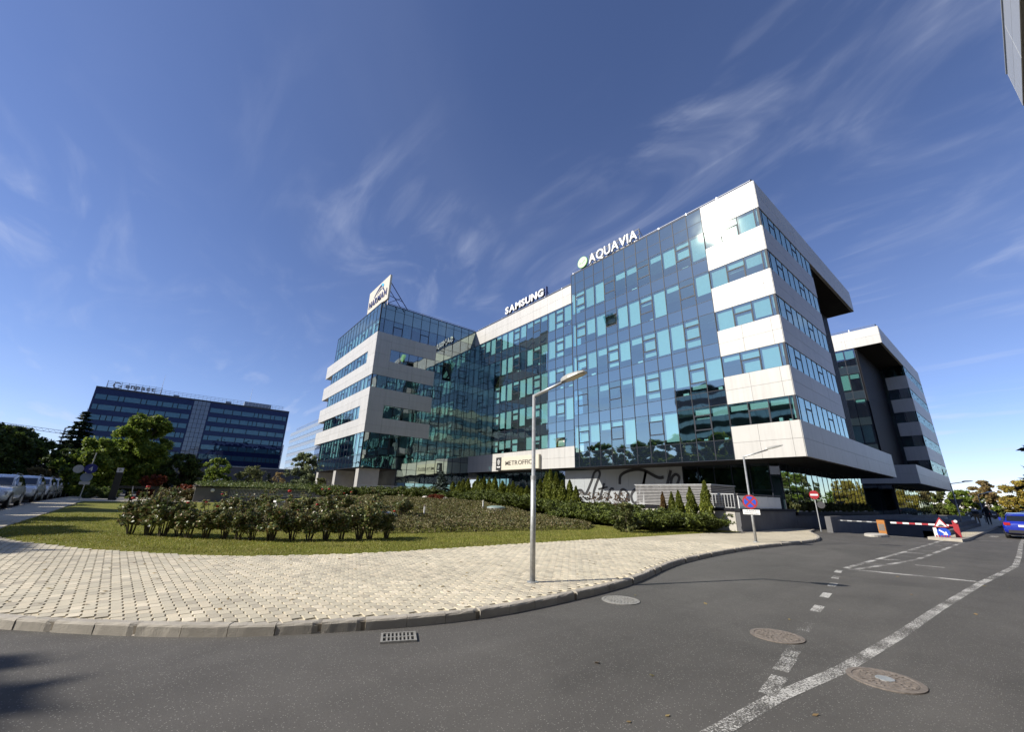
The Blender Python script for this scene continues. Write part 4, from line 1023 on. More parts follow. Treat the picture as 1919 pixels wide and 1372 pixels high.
# ------------------------------------------------------------------ terrace furniture
t = thing('slatted_enclosure', 'grey horizontal slat enclosure standing on the terrace behind the thujas', 'enclosure', (-15, 26.2, 1.25), fixed=True)
for k in range(13):
    q = MB(); z = 1.36+k*.098; q.box(-17.6, -12.3, 25.72, 25.76, z, z+.052); q.box(-12.3, -12.26, 25.72, 29.0, z, z+.052); q.obj('slat', 'slat_wood', t)
for x in (-17.5, -15.8, -14.1, -12.42): q = MB(); q.box(x-.04, x+.04, 25.77, 25.85, 1.2, 2.6); q.obj('post', 'sign_back', t)
q = MB(); q.box(-17.65, -12.2, 25.68, 29.05, 2.62, 2.67); q.obj('top_board', 'galv', t)
q = MB(); q.box(-17.4, -12.5, 26.4, 29, 1.2, 2.5); q.obj('liner', 'dark_clad', t)
t = thing('balustrade', 'white panel balustrade with dark handrail on the terrace edge above the road', 'railing', (-10.45, 28, 1.2), fixed=True)
for k in range(6):
    q = MB(); y = 24.95+k*1.05; q.box(-10.46, -10.42, y, y+1.03, 1.32, 2.0); q.obj('panel', 'bright_white', t)
    q = MB(); q.box(-10.5, -10.46, y-.03, y+.03, 1.25, 2.08); q.obj('post', 'sign_back', t)
q = MB(); q.box(-10.5, -10.38, 24.9, 31.3, 2.06, 2.12); q.obj('handrail', 'sign_back', t)
q = MB()
for k in range(16): q.box(-10.415, -10.41, 25.0+k*.035*1.2, 25.03+k*.035*1.2, 1.4+(.5-.028*k)*(1 if k % 2 else .85), 1.43+(.55-.028*k))
q.obj('printed_motif', 'sign_dark', t)
t = thing('gate', 'small white barred gate at the end of the terrace', 'gate', (-11.3, 24.95, 1.2), fixed=True)
q = MB(); q.box(-12.0, -10.6, 24.84, 24.88, 1.33, 1.37); q.box(-12.0, -10.6, 24.84, 24.88, 2.05, 2.1); q.obj('frame', 'galv', t)
for k in range(9): q = MB(); x = -11.98+k*.17; q.box(x-.015, x+.015, 24.845, 24.875, 1.37, 2.05); q.obj('bar', 'galv', t)
# slatted fence and ramp railing by the wing
t = thing('slat_fence', 'low fence of thin upright metal slats with a solid dark end panel', 'fence', (-40.8, 8, 0.62), fixed=True)
q = MB(); q.box(-40.9, -40.7, 1.8, 4.0, .5, 1.72); q.obj('solid_panel', 'concrete_dark', t)
q = MB(); q.lathe([(.13, 0), (.13, .06), (.08, .1)], 16, (-40.7, 2.9, 1.5), 'x'); q.obj('round_lamp', 'sign_white', t)
q = MB(); q.box(-40.95, -40.6, 1.7, 14.4, 1.722, 1.8); q.obj('coping', 'dark_clad', t)
q = MB(); q.box(-40.86, -40.82, 4.0, 14.2, .74, .78); q.box(-40.86, -40.82, 4.0, 14.2, 1.1, 1.14); q.box(-40.86, -40.82, 4.0, 14.2, 1.62, 1.66); q.obj('rail', 'galv', t)
for k in range(100): q = None; link('slat', slab_mesh('slat', .03, 1.0, .02, 'galv'), t, (-40.78, 4.1+k*.1, 1.2), math.pi/2)
q = MB(); q.box(-41.3, -41.1, 4.0, 14.4, .5, 1.6); q.obj('backing', 'concrete_dark', t)
t = thing('ramp_railing', 'upright bar railing along the ramp that climbs towards the wing entrance', 'railing', (-40.8, 18, 1.0), fixed=True)
q = MB(); q.tube([(-40.8, 14.3, 2.3), (-40.8, 23.5, 2.35)], .03, 6); q.tube([(-40.8, 14.3, 1.15), (-40.8, 23.5, 1.2)], .02, 6); q.obj('rail', 'galv', t)
for k in range(74): link('bar', slab_mesh('bar', .025, 1.2, .02, 'galv'), t, (-40.79, 14.4+k*.123, 1.72), math.pi/2)
q = MB(); q.box(-42.2, -41.9, 14.4, 24, .9, 1.6); q.obj('ramp_wall', 'frosted', t)
# ------------------------------------------------------------------ street lamps
def street_lamp(label, base, bend_z, tip, group=None, r=.045):
    t = thing('street_lamp', label, 'street lamp', base, group=group)
    dx, dy, dz = tip[0]-base[0], tip[1]-base[1], tip[2]-base[2]; bz = bend_z-base[2]
    hx, hy = dx, dy; f = .62
    q = MB(); q.lathe([(.11, -.02), (.11, .015), (.06, .02)], 12); q.obj('base_plate', 'galv', t)
    q = MB(); q.tube([(0, 0, 0), (0, 0, bz*.52), (0, 0, bz*.521), (0, 0, bz)], [r*1.15, r*1.12, r*.86, r*.8], 12); q.obj('pole', 'galv', t, True)
    q = MB(); q.tube([(0, 0, bz*.515), (0, 0, bz*.535)], r*1.2, 12); q.obj('collar', 'galv', t)
    m_ = Vector((dx*f, dy*f, bz+(dz-bz)*f)); q = MB(); q.tube([(0, 0, bz-.02), m_], [r*.78, r*.62], 10); q.obj('arm', 'galv', t, True)
    a = m_ - Vector((dx*.07, dy*.07, 0)); e = Vector((dx, dy, dz)); d = (e-a).normalized(); side = d.cross(Vector((0, 0, 1))).normalized(); up = side.cross(d)
    ln = (e-a).length; wd = min(.12, ln*.2)
    sec = [(0, .35, .055), (.12, .7, .075), (.35, 1.0, .085), (.75, 1.0, .06), (.96, .75, .03), (1, .5, .02)]
    q = MB()
    for (u, w_, h_) in sec:
        c = a+d*ln*u
        for (sx, sz) in ((-1, -.3), (-1, .3), (-.6, .95), (.6, .95), (1, .3), (1, -.3)): q.v.append(tuple(c+side*sx*w_*wd+up*sz*h_))
    for i in range(len(sec)-1):
        for j in range(6): k0 = i*6; q.f.append([k0+j, k0+(j+1) % 6, k0+6+(j+1) % 6, k0+6+j])
    q.f.append([5, 4, 3, 2, 1, 0]); q.f.append([len(q.v)-6+j for j in range(6)])
    h_ = q.obj('head', 'lamp_grey', t)
    q = MB(); c0 = a+d*ln*.38-up*.03; c1 = a+d*ln*.9-up*.022
    q.poly([c0-side*wd*.8, c1-side*wd*.7, c1+side*wd*.7, c0+side*wd*.8]); q.obj('lens', 'lamp_lens', h_)
    return t
mat('lamp_grey', (0.36, 0.36, 0.34), 0.45, metal=.2)
mat('lamp_lens', (0.42, 0.36, 0.22), 0.3)
street_lamp('tall galvanised street lamp alone on the brick pavement', (-6.14, 5.57, .12), 3.65, (-4.97, 5.87, 3.97))
street_lamp('street lamp carrying a round no stopping sign on its pole', (-7.47, 18.99, .12), 3.52, (-6.2, 19.9, 3.98))
street_lamp('street lamp rising beside the corner of the second office block', (-4.0, 50.5, .12), 3.6, (-3.0, 55.5, 4.0))
street_lamp('far street lamp in front of the autumn trees down the road', (-4.0, 76, .12), 3.35, (-3.0, 83.5, 3.85))
# ------------------------------------------------------------------ signs
def disc(q, c, r, n=28, nrm=Vector((0, -1, 0)), th=.02):
    a = Vector((0, 0, 1)).cross(nrm).normalized(); bb = nrm.cross(a)
    i = len(q.v)
    for s_ in (0, 1):
        for k in range(n): t_ = 2*math.pi*k/n; q.v.append(tuple(Vector(c)+(a*math.cos(t_)+bb*math.sin(t_))*r+nrm*th*s_))
    q.f.append([i+k for k in range(n-1, -1, -1)]); q.f.append([i+n+k for k in range(n)])
    for k in range(n): q.f.append([i+k, i+(k+1) % n, i+n+(k+1) % n, i+n+k])
def flatpoly(q, c, pts, nrm, th):
    a = Vector((0, 0, 1)).cross(nrm).normalized(); bb = nrm.cross(a)      # a: viewer's right, bb: up
    i = len(q.v); n = len(pts)
    for s_ in (0, 1):
        for (u, v) in pts: q.v.append(tuple(Vector(c)+a*u+bb*v+nrm*th*s_))
    q.f.append([i+k for k in range(n-1, -1, -1)]); q.f.append([i+n+k for k in range(n)])
    for k in range(n): q.f.append([i+k, i+(k+1) % n, i+n+(k+1) % n, i+n+k])
def facing(p): v = Vector((-p[0], -p[1], 0)); return v.normalized()
# no stopping sign on the second lamp
p = Vector((-7.47, 18.99, 0)); nn = (facing(p)*.6+Vector((0, -1, 0))*.4).normalized(); o_ = nn*.06
t = thing('no_stopping_sign', 'round blue no stopping sign with red cross above a white plate', 'road sign', (p.x, p.y, .12), fixed=True)
q = MB(); disc(q, p+o_+Vector((0, 0, 1.66)), .28, nrm=nn); rim_ = q.obj('rim', 'sign_red', t)
for k in range(4):
    a0, a1 = R(45+90*k+11), R(45+90*k+79); pts = [(.05*math.cos((a0+a1)/2), .05*math.sin((a0+a1)/2))]+[(.217*math.cos(a0+(a1-a0)*j/6), .217*math.sin(a0+(a1-a0)*j/6)) for j in range(7)]
    q = MB(); flatpoly(q, p+o_+Vector((0, 0, 1.66)), pts, nn, .026); q.obj('blue_field', 'sign_blue', t)
q = MB(); flatpoly(q, p+o_+Vector((0, 0, 1.26)), [(-.31, -.095), (.31, -.095), (.31, .095), (-.31, .095)], nn, .015); pl = q.obj('plate', 'sign_white', t)
def small_text(txt, c, size, m, root, nrm, off=.02, align='CENTER'):
    me = text_mesh(txt, size, .002, m, align=align); a = Vector((0, 0, 1)).cross(nrm).normalized(); bb = nrm.cross(a)
    M_ = Matrix(((a.x, bb.x, nrm.x, 0), (a.y, bb.y, nrm.y, 0), (a.z, bb.z, nrm.z, 0), (0, 0, 0, 1))); me.transform(Matrix.Translation(Vector(c)+nrm*off)@M_); return link('lettering', me, root)
small_text('SE RIDICA', p+o_+Vector((0, 0, 1.275)), .085, 'grey_text', pl, nn); small_text('AUTOVEHICULELE', p+o_+Vector((0, 0, 1.195)), .06, 'grey_text', pl, nn)
# no entry sign
p = Vector((-8.43, 30.95, 0)); nn = facing(p)
t = thing('no_entry_sign', 'round red no entry sign on a slim post before the garage ramp', 'road sign', (p.x, p.y, .12), fixed=True)
q = MB(); q.tube([(p.x, p.y, 0.1), (p.x, p.y, 2.5)], .03, 10); q.obj('post', 'galv', t)
q = MB(); disc(q, p+nn*.05+Vector((0, 0, 2.2)), .25, nrm=nn); d_ = q.obj('disc', 'sign_red', t)
q = MB(); flatpoly(q, p+nn*.05+Vector((0, 0, 2.2)), [(-.19, -.05), (.19, -.05), (.19, .05), (-.19, .05)], nn, .027); q.obj('bar', 'sign_white', d_)
q = MB(); disc(q, p+nn*.03+Vector((.22, .15, 1.62)), .2, nrm=nn); disc(q, p+nn*.035+Vector((.22, .15, 1.62)), .1, nrm=nn); q.obj('mirror_disc', 'sign_back', t)
# speed bump triangle and arrow at the island
p = Vector((-3.42, 32.8, 0)); nn = facing(p)
t = thing('arrow_sign', 'red speed bump triangle over a blue keep right disc on the small island', 'road sign', (p.x, p.y, .14), fixed=True)
q = MB(); q.tube([(p.x-.03, p.y+.05, .1), (p.x-.03, p.y+.05, 1.0)], .03, 8); q.obj('post', 'galv', t)
q = MB(); flatpoly(q, p+Vector((0, 0, .87)), [(-.3, -.24), (.3, -.24), (0, .28)], nn, .02); tr_ = q.obj('triangle', 'sign_red', t)
q = MB(); flatpoly(q, p+Vector((0, 0, .86)), [(-.215, -.185), (.215, -.185), (0, .185)], nn, .026); q.obj('field', 'sign_white', tr_)
q = MB(); flatpoly(q, p+Vector((0, 0, .86)), [(-.13, -.17), (.13, -.17), (.08, -.11), (.03, -.085), (-.03, -.085), (-.08, -.11)], nn, .032); q.obj('bump_symbol', 'sign_dark', tr_)
q = MB(); disc(q, p+Vector((.03, .04, .37)), .255, nrm=nn); dd_ = q.obj('disc', 'sign_blue', t)
rot = lambda pts, a: [(x*math.cos(a)-y*math.sin(a), x*math.sin(a)+y*math.cos(a)) for x, y in pts]
q = MB(); flatpoly(q, p+Vector((.03, .04, .37)), rot([(-.2, -.035), (.03, -.035), (.03, -.11), (.19, 0), (.03, .11), (.03, .035), (-.2, .035)], R(-38)), nn, .028); q.obj('arrow', 'sign_white', dd_)
q = MB()
for k in range(6): flatpoly(q, p+Vector((0, 0, .17)), [(-.3+k*.1, -.06), (-.25+k*.1, -.06), (-.25+k*.1, .06), (-.3+k*.1, .06)], nn, .012)
q.obj('striped_board', 'sign_red', t)
q = MB(); flatpoly(q, p+Vector((-.28, .0, .35)), [(-.07, -.25), (.07, -.25), (.07, .25), (-.07, .25)], nn, .01); q.obj('delineator', 'sign_white', t)
# barriers
t = thing('parking_barrier', 'red and white striped boom barrier on a red post by the island', 'barrier', (-2.95, 33.9, .12), fixed=True)
q = MB(); q.box(-3.06, -2.84, 33.75, 34.0, .12, .98); q.obj('cabinet', 'sign_red', t)
q = MB(); q.lathe([(.07, 0), (.07, .12)], 12, (-2.9, 33.75, .95), 'y'); q.obj('cap', 'sign_white', t)
for k in range(10): q = MB(); x = -5.65+k*.27; q.box(x, x+.27, 33.86, 33.9, .68, .77); q.obj('arm_section', 'sign_white' if k % 2 == 0 else 'sign_red', t)
t = thing('parking_barrier', 'grey striped boom across the left garage lane beside the orange post', 'barrier', (-6.05, 34, 0), fixed=True)
q = MB(); q.box(-6.28, -5.92, 33.82, 34.1, .0, .84); q.obj('cabinet', 'orange_paint', t)
q = MB(); q.box(-6.24, -5.96, 33.81, 33.819, .25, .62); q.obj('worn_panel', 'cast_iron', t)
for k in range(9): q = MB(); x = -8.2+k*.24; q.box(x, x+.24, 33.86, 33.9, .68, .74); q.obj('arm_section', 'galv' if k % 2 == 0 else 'concrete_dark', t)
# give way signs seen from behind
for (x, y, z, s_, lb) in ((-4.0, 50.9, 2.38, .85, 'dark back of a large give way sign on the lamp by the second block'), (-4.0, 77.3, 2.34, .8, 'dark back of a smaller give way sign further along the road')):
    t = thing('give_way_sign', lb, 'road sign', (x, y, .12), fixed=True); nn = Vector((.25, -1, 0)).normalized()
    q = MB(); flatpoly(q, Vector((x, y-.08, z)), [(-.52*s_, 0), (0, -.9*s_), (.52*s_, 0)], nn, .015); q.obj('plate', 'sign_back', t)
    q = MB(); q.box(x-.04, x+.04, y-.09, y-.04, z-.5, z-.4); q.obj('bracket', 'galv', t)
# sign cluster on the left pavement
hb = .12+hg(-44)
p = Vector((-42.6, -4.55, hb)); nn = facing(p)
t = thing('sign_post', 'leaning post with blue number 4 sign and round plates on the left pavement', 'road sign', tuple(p), fixed=True)
q = MB(); q.tube([p, p+Vector((0, .1, 3.3))], .03, 8); q.obj('post', 'galv', t)
q = MB(); disc(q, p+nn*.05+Vector((.1, .1, 2.15)), .34, nrm=nn); bd_ = q.obj('blue_disc', 'sign_blue_shaded', t); small_text('4', p+nn*.05+Vector((.1, .1, 1.98)), .46, 'sign_white', bd_, nn, .024)
q = MB(); disc(q, p+nn*.02+Vector((-.1, -.55, 2.1)), .28, nrm=nn); disc(q, p+nn*.03+Vector((-.1, -.55, 2.1)), .2, nrm=nn); q.obj('mirror', 'galv', t)
q = MB(); disc(q, p+nn*.05+Vector((0, 0, 1.55)), .32, nrm=nn); q.obj('round_plate', 'panel_bluegrey', t)
q = MB(); flatpoly(q, p+nn*.05+Vector((0, 0, 1.15)), [(-.28, -.1), (.28, -.1), (.28, .1), (-.28, .1)], nn, .01); q.obj('plate', 'galv', t)
# scooter parking frame
hb = 0.62
t = thing('scooter_rack', 'black steel scooter parking frame with tall pylon and small white sign', 'parking frame', (-43.5, -2.6, hb), fixed=True)
q = MB(); q.box(-43.72, -43.5, -3.15, -2.75, hb, hb+2.35); q.obj('pylon', 'black_paint', t)
q = MB(); q.box(-43.5, -43.48, -3.14, -2.76, hb+2.0, hb+2.33); pl = q.obj('sign', 'sign_white', t); small_text('P', Vector((-43.47, -2.95, hb+2.07)), .26, 'sign_dark', pl, Vector((1, 0, 0)), .004)
q = MB(); q.box(-43.7, -43.5, -2.75, -.55, hb+.85, hb+1.05); q.obj('top_beam', 'black_paint', t)
q = MB(); q.box(-43.7, -43.5, -.6, -.4, hb, hb+1.05); q.obj('leg', 'black_paint', t)
q = MB(); q.tube([(-43.6, -2.7, hb+.1), (-43.6, -.6, hb+.1)], .03, 6); q.obj('rack_bar', 'steel', t)
def scooter(p, rz, label):
    t = thing('electric_scooter', label, 'scooter', p, rz)
    for x in (-.45, .45):
        q = MB(); q.lathe([(.11, -.025), (.125, -.02), (.125, .02), (.11, .025)], 18, (x, 0, .125), 'y'); q.obj('wheel', 'rubber', t)
    q = MB(); q.box(-.4, .3, -.07, .07, .13, .17); q.obj('deck', 'sign_white', t)
    q = MB(); q.tube([(.43, 0, .2), (.36, 0, 1.05)], .025, 8); q.obj('stem', 'sign_white', t)
    q = MB(); q.tube([(.36, -.22, 1.05), (.36, .22, 1.05)], .018, 8); q.obj('handlebar', 'black_paint', t)
scooter((-43.2, -2.3, hb), R(95), 'white electric scooter parked beside the black pylon'); scooter((-43.3, -.1, hb), R(80), 'white electric scooter beyond the end leg of the parking frame')
t = thing('stair_handrail', 'sloping pale handrail beside steps climbing towards the grey wall', 'railing', (-54, 2, .62), fixed=True)
q = MB(); q.tube([(-53, .6, 1.25), (-53, 4.4, 2.6)], .06, 8); q.obj('rail', 'galv', t)
for k in range(8): q = MB(); y = .7+k*.52; z = 1.25+(y-.6)*.355; q.box(-53.02, -52.98, y-.02, y+.02, .6, z); q.obj('bar', 'galv', t)
q = MB(); q.box(-52.95, -52.9, 2.5, 2.75, 1.0, 2.0); q.obj('notice', 'sign_white', t)
# ------------------------------------------------------------------ garden bits
def blob(r_, seed, m, sx=1, sy=1, sz=.7):
    rr2 = random.Random(seed); q = MB(); n1, n2 = 7, 10
    for i in range(n1+1):
        th = math.pi*i/n1
        for j in range(n2):
            ph = 2*math.pi*j/n2; rad = r_*(1+rr2.uniform(-.16, .16))
            q.v.append((rad*sx*math.sin(th)*math.cos(ph), rad*sy*math.sin(th)*math.sin(ph), rad*sz*math.cos(th)))
    for i in range(n1):
        for j in range(n2): q.f.append([i*n2+j, (i+1)*n2+j, (i+1)*n2+(j+1) % n2, i*n2+(j+1) % n2])
    return q.me('boulder', m)
for i, (x, y) in enumerate([(-31.4, 16.6), (-29.3, 17.2)]):
    o_ = link('boulder', blob(.36, i, 'rock'), None, (x, y, gz(x, y)+.12)); tag(o_, ('pale boulder resting beside the blue spruce in the garden bed', 'pale boulder beside the low red shrub in the garden bed')[i], 'boulder')
for i, (x, y, lb) in enumerate([(-20.8, 11.0, 'thin white garden marker post in front of the spruce'), (-23.4, 16.7, 'thin white garden marker post near the green inspection lid'), (-17.5, 4.6, 'thin white marker post rising among the rose bushes')]):
    t = thing('marker_post', lb, 'post', (x, y, gz(x, y)))
    q = MB(); q.tube([(0, 0, -.05), (0, 0, .62)], .045, 8); q.obj('post', 'sign_white', t); q = MB(); q.lathe([(.055, .62), (.055, .68), (.02, .7)], 8); q.obj('cap', 'sign_cream' if i else 'cast_iron', t)
for (x, y, r_, m, lb) in [(-22.6, 17.2, .62, 'plastic_green', 'round green inspection lid lying in the planting bed'), (-20.2, 8.4, .7, 'galv', 'round grey inspection lid behind the rose bushes')]:
    t = thing('inspection_lid', lb, 'lid', (x, y, gz(x, y)+.28))
    q = MB(); q.lathe([(r_, -.3), (r_, .06), (r_*.96, .11), (r_*.5, .17), (.05, .18)], 24); q.obj('lid', m, t, True); q = MB(); q.lathe([(r_*1.04, -.3), (r_*1.04, .03), (r_*1.0, .05)], 24); q.obj('rim', 'cast_grey', t)
o_ = thing('garden_tap_box', 'small white utility box among the rose bushes', 'box', (-22.0, 4.2, gz(-22, 4.2)))
q = MB(); q.box(-.18, .18, -.12, .12, 0, .78); q.obj('body', 'galv', o_); q = MB(); q.box(-.3, .3, -.2, .2, .78, .86); q.obj('cap', 'sign_white', o_)
# ------------------------------------------------------------------ tower crane far away
t = thing('tower_crane', 'distant tower crane with two long jibs above the tree tops', 'crane', (-300, -52, .5), fixed=True)
q = MB(); zj = 26.0
for (dy, dz) in ((-.6, 0), (.6, 0), (0, 1.4)): q.tube([(-300, -45+dy*.2, zj+dz), (-300, -115, zj+5+dz)], .13, 4)
for k in range(33): y = -46-k*2.1; q.tube([(-300, y, zj+.1+(-45-y)*.0714), (-300, y-1.05, zj+1.5+(-45-y)*.0714), (-300, y-2.1, zj+.2+(-45-y)*.0714)], .08, 3)
q.obj('jib', 'galv', t)
q = MB(); q.box(-300.3, -299.7, -45.6, -45.0, 2, zj+3); q.obj('mast', 'galv', t)
q = MB(); q.box(-300.4, -299.6, -72, -47, zj-4.2, zj-3.9); q.box(-300.8, -299.2, -73, -69, zj-4.5, zj-3.4); q.obj('second_jib', 'sign_back', t)
# ------------------------------------------------------------------ vehicles
def loft(sections, m, nm, parent, smooth=True, close=True):
    q = MB(); k = len(sections[0])
    for s_ in sections: q.v += [tuple(p) for p in s_]
    for i in range(len(sections)-1):
        for j in range(k if close else k-1): q.f.append([i*k+j, (i+1)*k+j, (i+1)*k+(j+1) % k, i*k+(j+1) % k])
    q.f.append(list(range(k))); q.f.append([len(q.v)-1-j for j in range(k)])
    return q.obj(nm, m, parent, smooth)
def make_car(label, paint, kind, loc, rz, group=None):
    t = thing('suv' if kind == 'suv' else 'hatchback', label, 'car', loc, rz, group)
    if kind == 'suv':
        L_, W_, H_ = 4.45, 1.84, 1.64; zb = .30
        body = [(-2.2, .55, .80, .80), (-2.18, .42, 1.0, .86), (-2.0, .32, 1.06, .9), (-1.2, .27, 1.07, .92), (0, .26, 1.05, .92), (.75, .26, 1.03, .92), (1.3, .28, 1.0, .91), (1.85, .32, .93, .88), (2.12, .36, .82, .80), (2.22, .45, .70, .70)]
        cab = [(-2.12, 1.02, 1.06, .78, .74), (-1.9, 1.02, 1.52, .84, .66), (-1.5, 1.02, 1.62, .86, .67), (-.5, 1.0, 1.66, .87, .68), (.05, 1.0, 1.63, .87, .67), (.42, 1.0, 1.5, .87, .66), (1.12, .98, 1.02, .84, .72)]
        wx, wr = 1.32, .35
    else:
        L_, W_, H_ = 4.4, 1.8, 1.47; zb = .25
        body = [(-2.15, .5, .72, .78), (-2.13, .38, .93, .84), (-1.95, .28, .97, .88), (-1.2, .24, .96, .9), (0, .23, .94, .9), (.75, .23, .92, .9), (1.3, .25, .88, .89), (1.85, .28, .8, .86), (2.1, .32, .7, .78), (2.18, .4, .6, .68)]
        cab = [(-2.08, .9, .95, .76, .7), (-1.75, .9, 1.3, .8, .62), (-1.3, .9, 1.42, .82, .62), (-.4, .9, 1.47, .83, .63), (.15, .88, 1.43, .83, .62), (.5, .88, 1.32, .83, .62), (1.25, .86, .9, .8, .68)]
        wx, wr = 1.3, .32
    sec = []
    for (x, zl, zh, hw) in body:
        m_ = (zl+zh)/2
        half = [(0, zl), (hw*.86, zl), (hw*.97, zl+.08), (hw, m_-.02), (hw*.985, m_+.12), (hw*.95, zh-.07), (hw*.86, zh-.01), (hw*.45, zh+.02), (0, zh+.03)]
        ring = half + [(-y, z) for y, z in half[-2:0:-1]]
        sec.append([(x, y, z) for y, z in ring])
    bo = loft(sec, paint, 'body', t)
    sec = []
    for (x, z0, z1, w0, w1) in cab:
        half = [(0, z0-.04), (w0, z0-.04), (w0*.99, z0+.03), (w1+.03, z1-.10), (w1-.05, z1-.02), (0, z1)]
        sec.append([(x, y, z) for y, z in half+[(-y, z) for y, z in half[-2:0:-1]]])
    loft(sec, paint, 'cabin', t)
    def cabpt(x, f):          # point on cabin side at height fraction f
        xs_ = [c[0] for c in cab]; z0 = np.interp(x, xs_, [c[1] for c in cab])+.03; z1 = np.interp(x, xs_, [c[2] for c in cab])-.10
        w0 = np.interp(x, xs_, [c[3] for c in cab]); w1 = np.interp(x, xs_, [c[4] for c in cab])+.03
        return z0+(z1-z0)*f, w0+(w1-w0)*f
    spans = [(-1.75, -1.15), (-1.05, -.22), (-.12, .62)]
    for sgn in (-1, 1):
        for (a, c) in spans:
            top = []; bot = []
            for u in np.linspace(a, c, 5):
                z, w_ = cabpt(u, .10); bot.append((u, sgn*(w_+.012), z)); z, w_ = cabpt(u, .95); top.append((u, sgn*(w_+.012), z))
            q = MB(); pts = bot+top[::-1]; q.poly(pts if sgn > 0 else pts[::-1]); q.obj('side_window', 'car_glass', t)
        q = MB(); q.box(.55, .75, sgn*.9-.10*(sgn < 0), sgn*.9+.10*(sgn > 0), cab[3][1]+.08, cab[3][1]+.26); q.obj('mirror', paint, t)
        q = MB(); x0 = body[-2][0]; q.box(x0-.28, x0-.0, sgn*.72-.12, sgn*.72+.12, body[-2][2]-.16, body[-2][2]-.03); q.obj('headlight', 'lamp_clear', t)
        xr = body[1][0]; q = MB(); q.box(xr-.05, xr+.12, sgn*.68-.13, sgn*.68+.13, body[1][2]-.17, body[1][2]-.02); q.obj('taillight', 'lamp_red', t)
        for x in (-wx, wx):
            q = MB(); q.lathe([(wr-.06, -.1), (wr, -.08), (wr, .08), (wr-.06, .1)], 22, (x, sgn*(W_/2-.1), wr), 'y'); wl = q.obj('wheel', 'rubber', t)
            q = MB(); q.lathe([(wr*.66, -.112), (wr*.68, -.10), (wr*.68, .10), (wr*.66, .112), (.05, .08)], 18, (x, sgn*(W_/2-.1), wr), 'y'); q.obj('rim', 'rim', wl)
            q = MB(); pts = [(x+(wr+.06)*math.cos(a), sgn*(W_/2+.006), wr+(wr+.06)*math.sin(a)) for a in np.linspace(R(-12), R(192), 14)]
            q.poly(pts[::-sgn] if sgn > 0 else pts); q.obj('wheel_arch', 'car_black', t)
        q = MB(); q.box(-.95, .95, sgn*(W_/2-.005)-.01, sgn*(W_/2-.005)+.012, zb+.02, zb+.13); q.obj('sill_trim', 'car_black', t)
    # windscreen and rear screen
    for (i, j, nm) in ((5, 6, 'windscreen'), (1, 0, 'rear_window')):
        a, c = cab[i], cab[j]; off = .03 if j > i else -.03
        fa, fc = .08, .88
        pA = (a[0]+(c[0]-a[0])*fa+off*.6, a[4]-.02, a[2]+(c[2]-a[2])*fa+.0); pC = (a[0]+(c[0]-a[0])*fc+off*.6, c[3]-.10, a[2]+(c[2]-a[2])*fc)
        q = MB(); pts = [(pA[0], -pA[1], pA[2]+.02), (pA[0], pA[1], pA[2]+.02), (pC[0], pC[1], pC[2]+.02), (pC[0], -pC[1], pC[2]+.02)]
        q.poly(pts if j > i else pts[::-1]); q.obj(nm, 'car_glass', t)
    q = MB(); xg = body[-1][0]; q.box(xg-.1, xg+.02, -.45, .45, .52, .66); q.obj('grille', 'car_black', t)
    q = MB(); q.box(xg-.12, xg+.03, -.6, .6, .34, .46); q.obj('lower_intake', 'car_black', t)
    q = MB(); q.box(xg+.02, xg+.035, -.26, .26, .44, .55); q.obj('number_plate', 'plate', t)
    xr = body[0][0]; q = MB(); q.box(xr-.04, xr+.05, -.7, .7, .34, .5); q.obj('rear_bumper_trim', 'car_black', t)
    q = MB(); q.box(xr-.045, xr+.0, -.26, .26, .68, .79); q.obj('number_plate', 'plate', t)
    if kind == 'suv':
        for sgn in (-1, 1): q = MB(); q.tube([(-1.6, sgn*.62, 1.60), (-1.4, sgn*.62, 1.69), (-.1, sgn*.62, 1.72), (.15, sgn*.62, 1.64)], .018, 5); q.obj('roof_rail', 'rim', t)
    q = MB(); q.box(-1.9, 1.9, -.8, .8, .2, .32); q.obj('underbody', 'car_black', t)
    return t
g_ = 'white cars parked along the left kerb'
first = make_car('white sport utility car in the row parked along the left kerb', 'car_white', 'suv', (-34.3, -6.95, hg(-34)), R(2), g_)
for (x, y) in ((-42.1, -7.35), (-47.7, -7.6), (-53.2, -7.95), (-59.5, -8.2)):
    c = copy_tree(first); c.location = (x, y, hg(x)); c.rotation_euler[2] = R(2+rng.uniform(-1, 1))
make_car('blue hatchback seen from behind driving away down the road', 'car_blue', 'hatch', (-.62, 41.4, 0), R(91))
for i, (x, y, pnt, lb) in enumerate([(3.5, 95, 'car_white', 'white car parked far down the road before the trees'), (-6.2, 112, 'car_black', 'dark car parked beyond the second block'), (-1.5, 118, 'car_white', 'small pale car at the far end of the road')]):
    make_car(lb, pnt, 'hatch', (x, y, 0.0 if x > -2.6 else .12), R(95+i*40))
